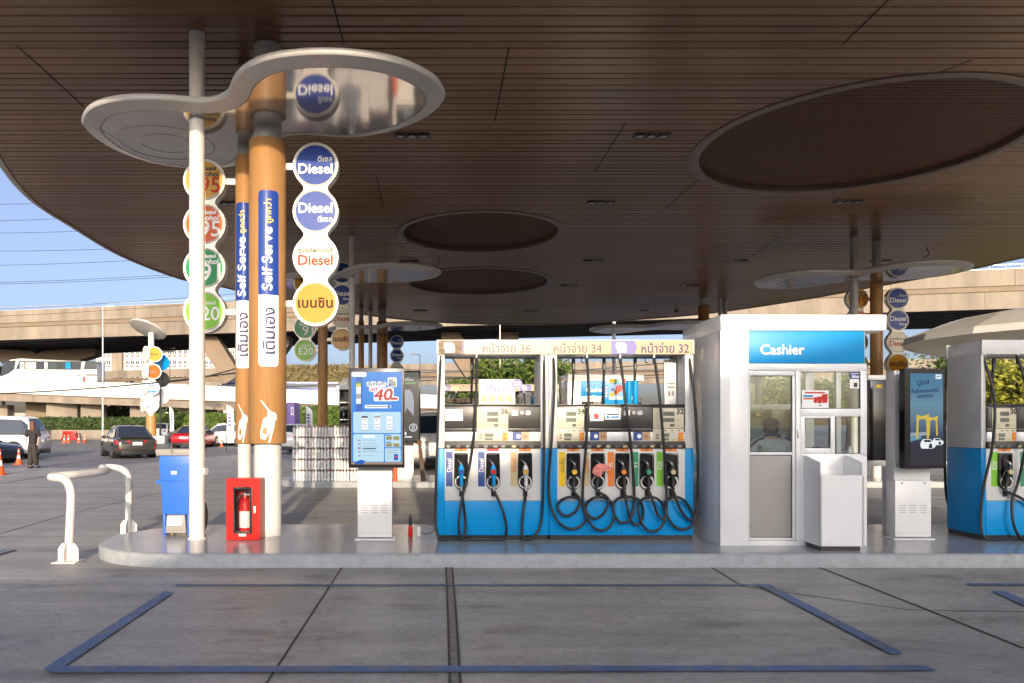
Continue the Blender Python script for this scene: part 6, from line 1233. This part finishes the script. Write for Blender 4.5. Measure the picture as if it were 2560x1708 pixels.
    for u in (-.305,.315):
        for s_ in (-1,1):
            xx = u*L; mb = MB(); mb.cyl((xx,s_*(hw-.30),wr),(xx,s_*(hw+.004),wr),wr+.05,'black',n=28); obj('wheel_arch', mb, body)
            mb = MB(); yo = s_*(hw+.015); mb.cyl((xx,s_*(hw-.20),wr),(xx,yo,wr),wr,'tyre',n=28); wh = obj('wheel', mb, t); mb = MB(); mb.cyl((xx,s_*(hw-.1),wr),(xx,yo+s_*.006,wr),wr*.66,'rimsilver',n=20)
            for i in range(5): a = i*1.2566; mb.box(xx+wr*.4*math.cos(a)-.035,min(yo+s_*.007,yo+s_*.009),wr+wr*.4*math.sin(a)-.035,xx+wr*.4*math.cos(a)+.035,max(yo+s_*.007,yo+s_*.009),wr+wr*.4*math.sin(a)+.035,'black')
            obj('rim', mb, wh)
    for s_ in (-1,1):
        mb = MB(); xr = -.485*L; zt2 = sh-.10
        if kind == 'sedan': P = [(-.492*L,s_*hw*.30,zt2-.06),(-.490*L,s_*hw*.30,zt2+.03),(-.470*L,s_*hw*.90,zt2+.05),(-.40*L,s_*hw*1.0,zt2+.04),(-.42*L,s_*hw*1.0,zt2-.08),(-.480*L,s_*hw*.88,zt2-.12)]
        else: P = [(-.492*L,s_*hw*.55,zt2-.02),(-.488*L,s_*hw*.55,zt2+.1),(-.470*L,s_*hw*.92,zt2+.12),(-.43*L,s_*hw*.99,zt2+.10),(-.44*L,s_*hw*.99,zt2-.02),(-.478*L,s_*hw*.90,zt2-.06)]
        mb.add([(a-.025*L*.4,b*1.012,c_) for a,b,c_ in P],[tuple(range(6))],'taillight'); obj('tail_light', mb, body, smooth=False)
        mb = MB(); P = [(.47*L,s_*hw*.55,sh-.26),(.455*L,s_*hw*.60,sh-.17),(.40*L,s_*hw*.93,sh-.13),(.36*L,s_*hw*.985,sh-.15),(.43*L,s_*hw*.95,sh-.27),(.48*L,s_*hw*.7,sh-.30)]; mb.add([(a+.03,b*1.012,c_) for a,b,c_ in P],[tuple(range(6))],'headlight'); obj('headlight', mb, body, smooth=False)
        mb = MB(); xm = .16*L; mb.loops([[(xm+a,s_*(hw*.90+b),sh+.08+c_) for a,c_ in ((-.05,-.07),(.06,-.06),(.07,.05),(-.05,.07))] for b in (.02,.20)],paint if kind!='sedan' else 'black',True,True); obj('mirror', mb, body, bevel=.02)
        mb = MB(); mb.box(-.497*L,s_*hw*.80-.04,.42,-.470*L-.05,s_*hw*.80+.04,.62,'taillight'); obj('reflector', mb, body)
    mb = MB(); mb.box(-.505*L,-hw*.72,zb-.02,-.46*L,hw*.72,zb+.16,'black'); obj('bumper', mb, body, bevel=.02); mb = MB(); mb.box(.45*L,-hw*.6,zb,.497*L,hw*.6,zb+.2,'black'); obj('bumper', mb, body, bevel=.02)
    if plate: mb = MB(); mb.box(-.502*L-.03,-.2,sh-.26,-.49*L,.2,sh-.12,'refl'); obj('number_plate', mb, body)
    if kind == 'sedan': mb = MB(); mb.prism([(-.48*L,sh+.055),(-.40*L,sh+.07),(-.40*L,sh+.085),(-.49*L,sh+.10)],-hw*.75,hw*.75,paint); obj('boot_spoiler', mb, body)
    t.location = (x,y,0); t.rotation_euler = (0,0,R(rot)); return t
car('parked_car', 'dark grey sedan seen from behind, left of the white pole', 'car', X(318,33.5)-1.0, 36.0, 122, 4.75, 1.84, 1.47, 'paint_grey')
car('parked_car', 'red sedan half hidden behind the white pole', 'car', X(473,48.5)-.2, 50.5, 87, 4.6, 1.80, 1.45, 'paint_red')
car('parked_car', 'white hatchback in profile between the white pole and thin column', 'car', X(552,52), 53, 178, 4.4, 1.8, 1.60, 'paint_white', 'suv')
car('parked_car', 'big white sport utility car at the left edge behind the woman', 'car', X(22,33)-1.75, 34.5, 186, 4.8, 1.95, 1.90, 'paint_white', 'suv')
car('parked_car', 'dark blue car nose at the left edge in front of the white one', 'car', X(-10,29.5)-1.85, 30.3, -14, 4.6, 1.85, 1.42, 'paint_dark')
car('parked_car', 'white car with dark interior behind the totem base', 'car', X(399,64), 65.5, 92, 4.4, 1.8, 1.62, 'paint_white', 'suv')
car('parked_car', 'white car at the far end behind the feather flag', 'car', X(600,55), 56, 170, 4.4, 1.8, 1.62, 'paint_white', 'suv')
car('parked_car', 'dark car roof above the white ramp wall, beside the thin column', 'car', X(598,84), 84.2, 175, 4.6, 1.8, 1.5, 'paint_dark').location.z = Z(978,84)
car('parked_car', 'white van partly hidden behind the left dispenser edge', 'van', X(1072,26), 28, 95, 4.9, 1.9, 1.95, 'paint_white', 'suv')
car('parked_car', 'white car under the shaded sign string behind the bottle packs', 'car', X(735,40), 41, 80, 4.2, 1.75, 1.55, 'paint_white', 'suv')
# dark coach roof on the ramp behind the columns
t = thing('coach_bus', 'dark glazed coach roof above the ramp wall behind the brown column', 'coach', (X(790,81),81,4.2)); d = 81; mb = MB()
mb.prism([(X(712,d),Z(985,d)),(X(712,d),Z(958,d)),(X(720,d),Z(954,d)),(X(840,d),Z(957,d)),(X(862,d),Z(968,d)),(X(868,d),Z(985,d))],d,d+2.4,'navy'); bb = obj('body', mb, t, bevel=.08); mb = MB(); mb.rect(716,961,842,969,d,.03,'car_glass'); mb.rect(712,955.5,846,958,d,.03,'bottle'); obj('window', mb, bb, smooth=False)
# purple food truck box
t = thing('purple_stall', 'purple stall box behind the thick column and bottle packs', 'stall', (X(726,43),43,0)); d = 43; mb = MB(); mb.box(X(716,d),d,.5,X(738,d),d+1.6,Z(1006,d),'purple'); bd = obj('box', mb, t, bevel=.08); mb = MB(); mb.rect(727,1018,734,1038,d,.01,'refl'); mb.rect(729,1022,732,1034,d,.02,'purple'); obj('sign', mb, bd, smooth=False); mb = MB(); mb.box(X(717,d),d+.1,0,X(737,d),d+1.5,.499,'black'); obj('base', mb, t)
# cones and barrier
def cone(px, py, h, label, w=.0):
    x, y = g(px,py); t = thing('traffic_cone', label, 'traffic cone', (x,y,0), 'orange traffic cones'); mb = MB(); r = h*.19+w
    mb.lathe(x,y,[(r,.025),(r*.62,.05+h*.28)],'cone',16); mb.lathe(x,y,[(r*.62,.05+h*.28),(r*.45,h*.55)],'refl',16); mb.lathe(x,y,[(r*.45,h*.55),(r*.30,h*.78)],'cone',16); mb.lathe(x,y,[(r*.30,h*.78),(r*.25,h*.86)],'refl',16); mb.lathe(x,y,[(r*.25,h*.86),(r*.15,h)],'cone',16); obj('cone', mb, t); mb = MB(); mb.box(x-r*1.25,y-r*1.25,0,x+r*1.25,y+r*1.25,.024,'cone'); obj('base', mb, t); return t
cone(-1,1187,.80,'nearest orange cone with white bands at the left edge'); cone(47,1161,.62,'dull orange cone before the dark car nose'); cone(99,1102,.75,'orange cone right of the walking woman'); cone(161,1108,.72,'leftmost cone by the red plastic barrier'); cone(171,1107,.72,'cone directly in front of the red plastic barrier'); cone(197,1107,.72,'left of two cones between red barrier and grey sedan'); cone(212,1106,.72,'right of two cones, nearest the grey sedan'); cone(554,1117,.6,'small pale orange cone before the white hatchback')
x, y = g(172,1100); mb = MB(); mb.prism([(x-.8,.0),(x+.8,0),(x+.8,.12),(x+.65,.2),(x+.6,.85),(x-.6,.85),(x-.65,.2),(x-.8,.12)],y,y+.4,'red'); o = obj('plastic_barrier', mb, base=(x,y,0), bevel=.04); tag(o, 'red plastic road barrier behind the cones in front of the pale wall', 'barrier')
mb = MB(); x, y = g(102,1100); mb.box(x-.3,y,.0,x+.35,y+.5,1.3,'black'); mb.box(x-.3,y-.02,.95,x+.1,y-.001,1.3,'lime'); o = obj('litter_bin', mb, base=(x,y,0), bevel=.03); tag(o, 'dark bin with a yellow green front right of the walking woman', 'bin')
# ------------------------------------------------------------------ woman walking away at the left
x, y = g(82,1170); t = thing('person', 'woman in black shirt and dark trousers with red brown hair, walking away at left', 'person', (x,y,0)); bs = (x,y,0)
skin_body('body', [(0,0,.90,.10,.08),(0,0,1.10,.095,.07),(0,0,1.28,.11,.07),(0,0,1.37,.065,.06),(0,0,1.43,.048),(0,-.01,1.53,.075,.085),(0,0,1.60,.068,.075),(-.17,0,1.31,.045),(-.225,.02,1.07,.036),(-.215,-.06,.86,.03),(-.21,-.08,.78,.026),(.17,0,1.31,.045),(.225,.0,1.07,.036),(.215,-.08,.87,.03),(.21,-.10,.79,.026),(-.085,0,.82,.06),(-.09,.05,.48,.05),(-.09,.0,.10,.042),(-.09,.09,.045,.04),(.085,0,.82,.06),(.09,-.08,.48,.05),(.10,.10,.12,.042),(.10,.19,.06,.04)],
 [(0,1),(1,2),(2,3),(3,4),(4,5),(5,6),(2,7),(7,8),(8,9),(9,10),(2,11),(11,12),(12,13),(13,14),(0,15),(15,16),(16,17),(17,18),(0,19),(19,20),(20,21),(21,22)], 'skin', t, bs)
skin_body('shirt', [(0,0,.78,.15,.13),(0,0,.90,.168,.142),(0,0,1.05,.150,.122),(0,0,1.25,.178,.128),(0,0,1.36,.125,.10),(0,0,1.405,.07),(-.185,0,1.315,.078),(-.222,.012,1.20,.072),(-.228,.018,1.08,.066),(.185,0,1.315,.078),(.222,.005,1.20,.072),(.228,.0,1.08,.066)], [(0,1),(1,2),(2,3),(3,4),(4,5),(3,6),(6,7),(7,8),(3,9),(9,10),(10,11)], 'cloth_black', t, bs)
skin_body('trousers', [(0,0,1.02,.14,.115),(0,0,.90,.158,.132),(0,0,.82,.17,.145),(-.088,.01,.70,.115),(-.095,.045,.48,.098),(-.098,.02,.25,.098),(-.10,.0,.07,.10),(.088,-.01,.70,.115),(.095,-.06,.48,.098),(.10,.0,.25,.098),(.102,.07,.09,.10)], [(0,1),(1,2),(2,3),(3,4),(4,5),(5,6),(2,7),(7,8),(8,9),(9,10)], 'cloth_brown', t, bs)
skin_body('hair', [(0,.0,1.675,.05),(0,-.005,1.62,.092,.10),(0,-.02,1.54,.102,.10),(0,-.04,1.44,.108,.07),(0,-.06,1.34,.095,.045),(0,-.065,1.28,.06,.03)], [(0,1),(1,2),(2,3),(3,4),(4,5)], 'hair', t, bs)
for sx2, sy2 in ((-.10,.05),(.10,.13)):
    mb = MB(); mb.prism([(x+sx2-.045,.0),(x+sx2+.045,.0),(x+sx2+.04,.06),(x+sx2-.04,.06)],y+sy2-.10,y+sy2+.13,'black'); obj('shoe', mb, t, bevel=.015)
# ------------------------------------------------------------------ unseen block added behind the camera, outlined to shade the forecourt
nb = thing('unseen_shade_block', 'unseen sloped block behind the camera, shaped to shade the forecourt', 'building', (5,-18,0)); mb = MB()
prof = [(-40,0),(-40,1.2),(-14,3.4),(-2.6,6.0),(2.4,7.55),(5,8.6),(8,9.3),(11.5,9.6),(11.5,0)]
mb.prism(prof, -26, -18, 'apt'); wq = obj('wall', mb, nb, smooth=False); mb = MB()
for i in range(3): mb.box(-1+i*4.2,-18.0+.02,.8,1.2+i*4.2,-17.99+.06,3.2,'glass_dark')
obj('window', mb, nb, smooth=False)
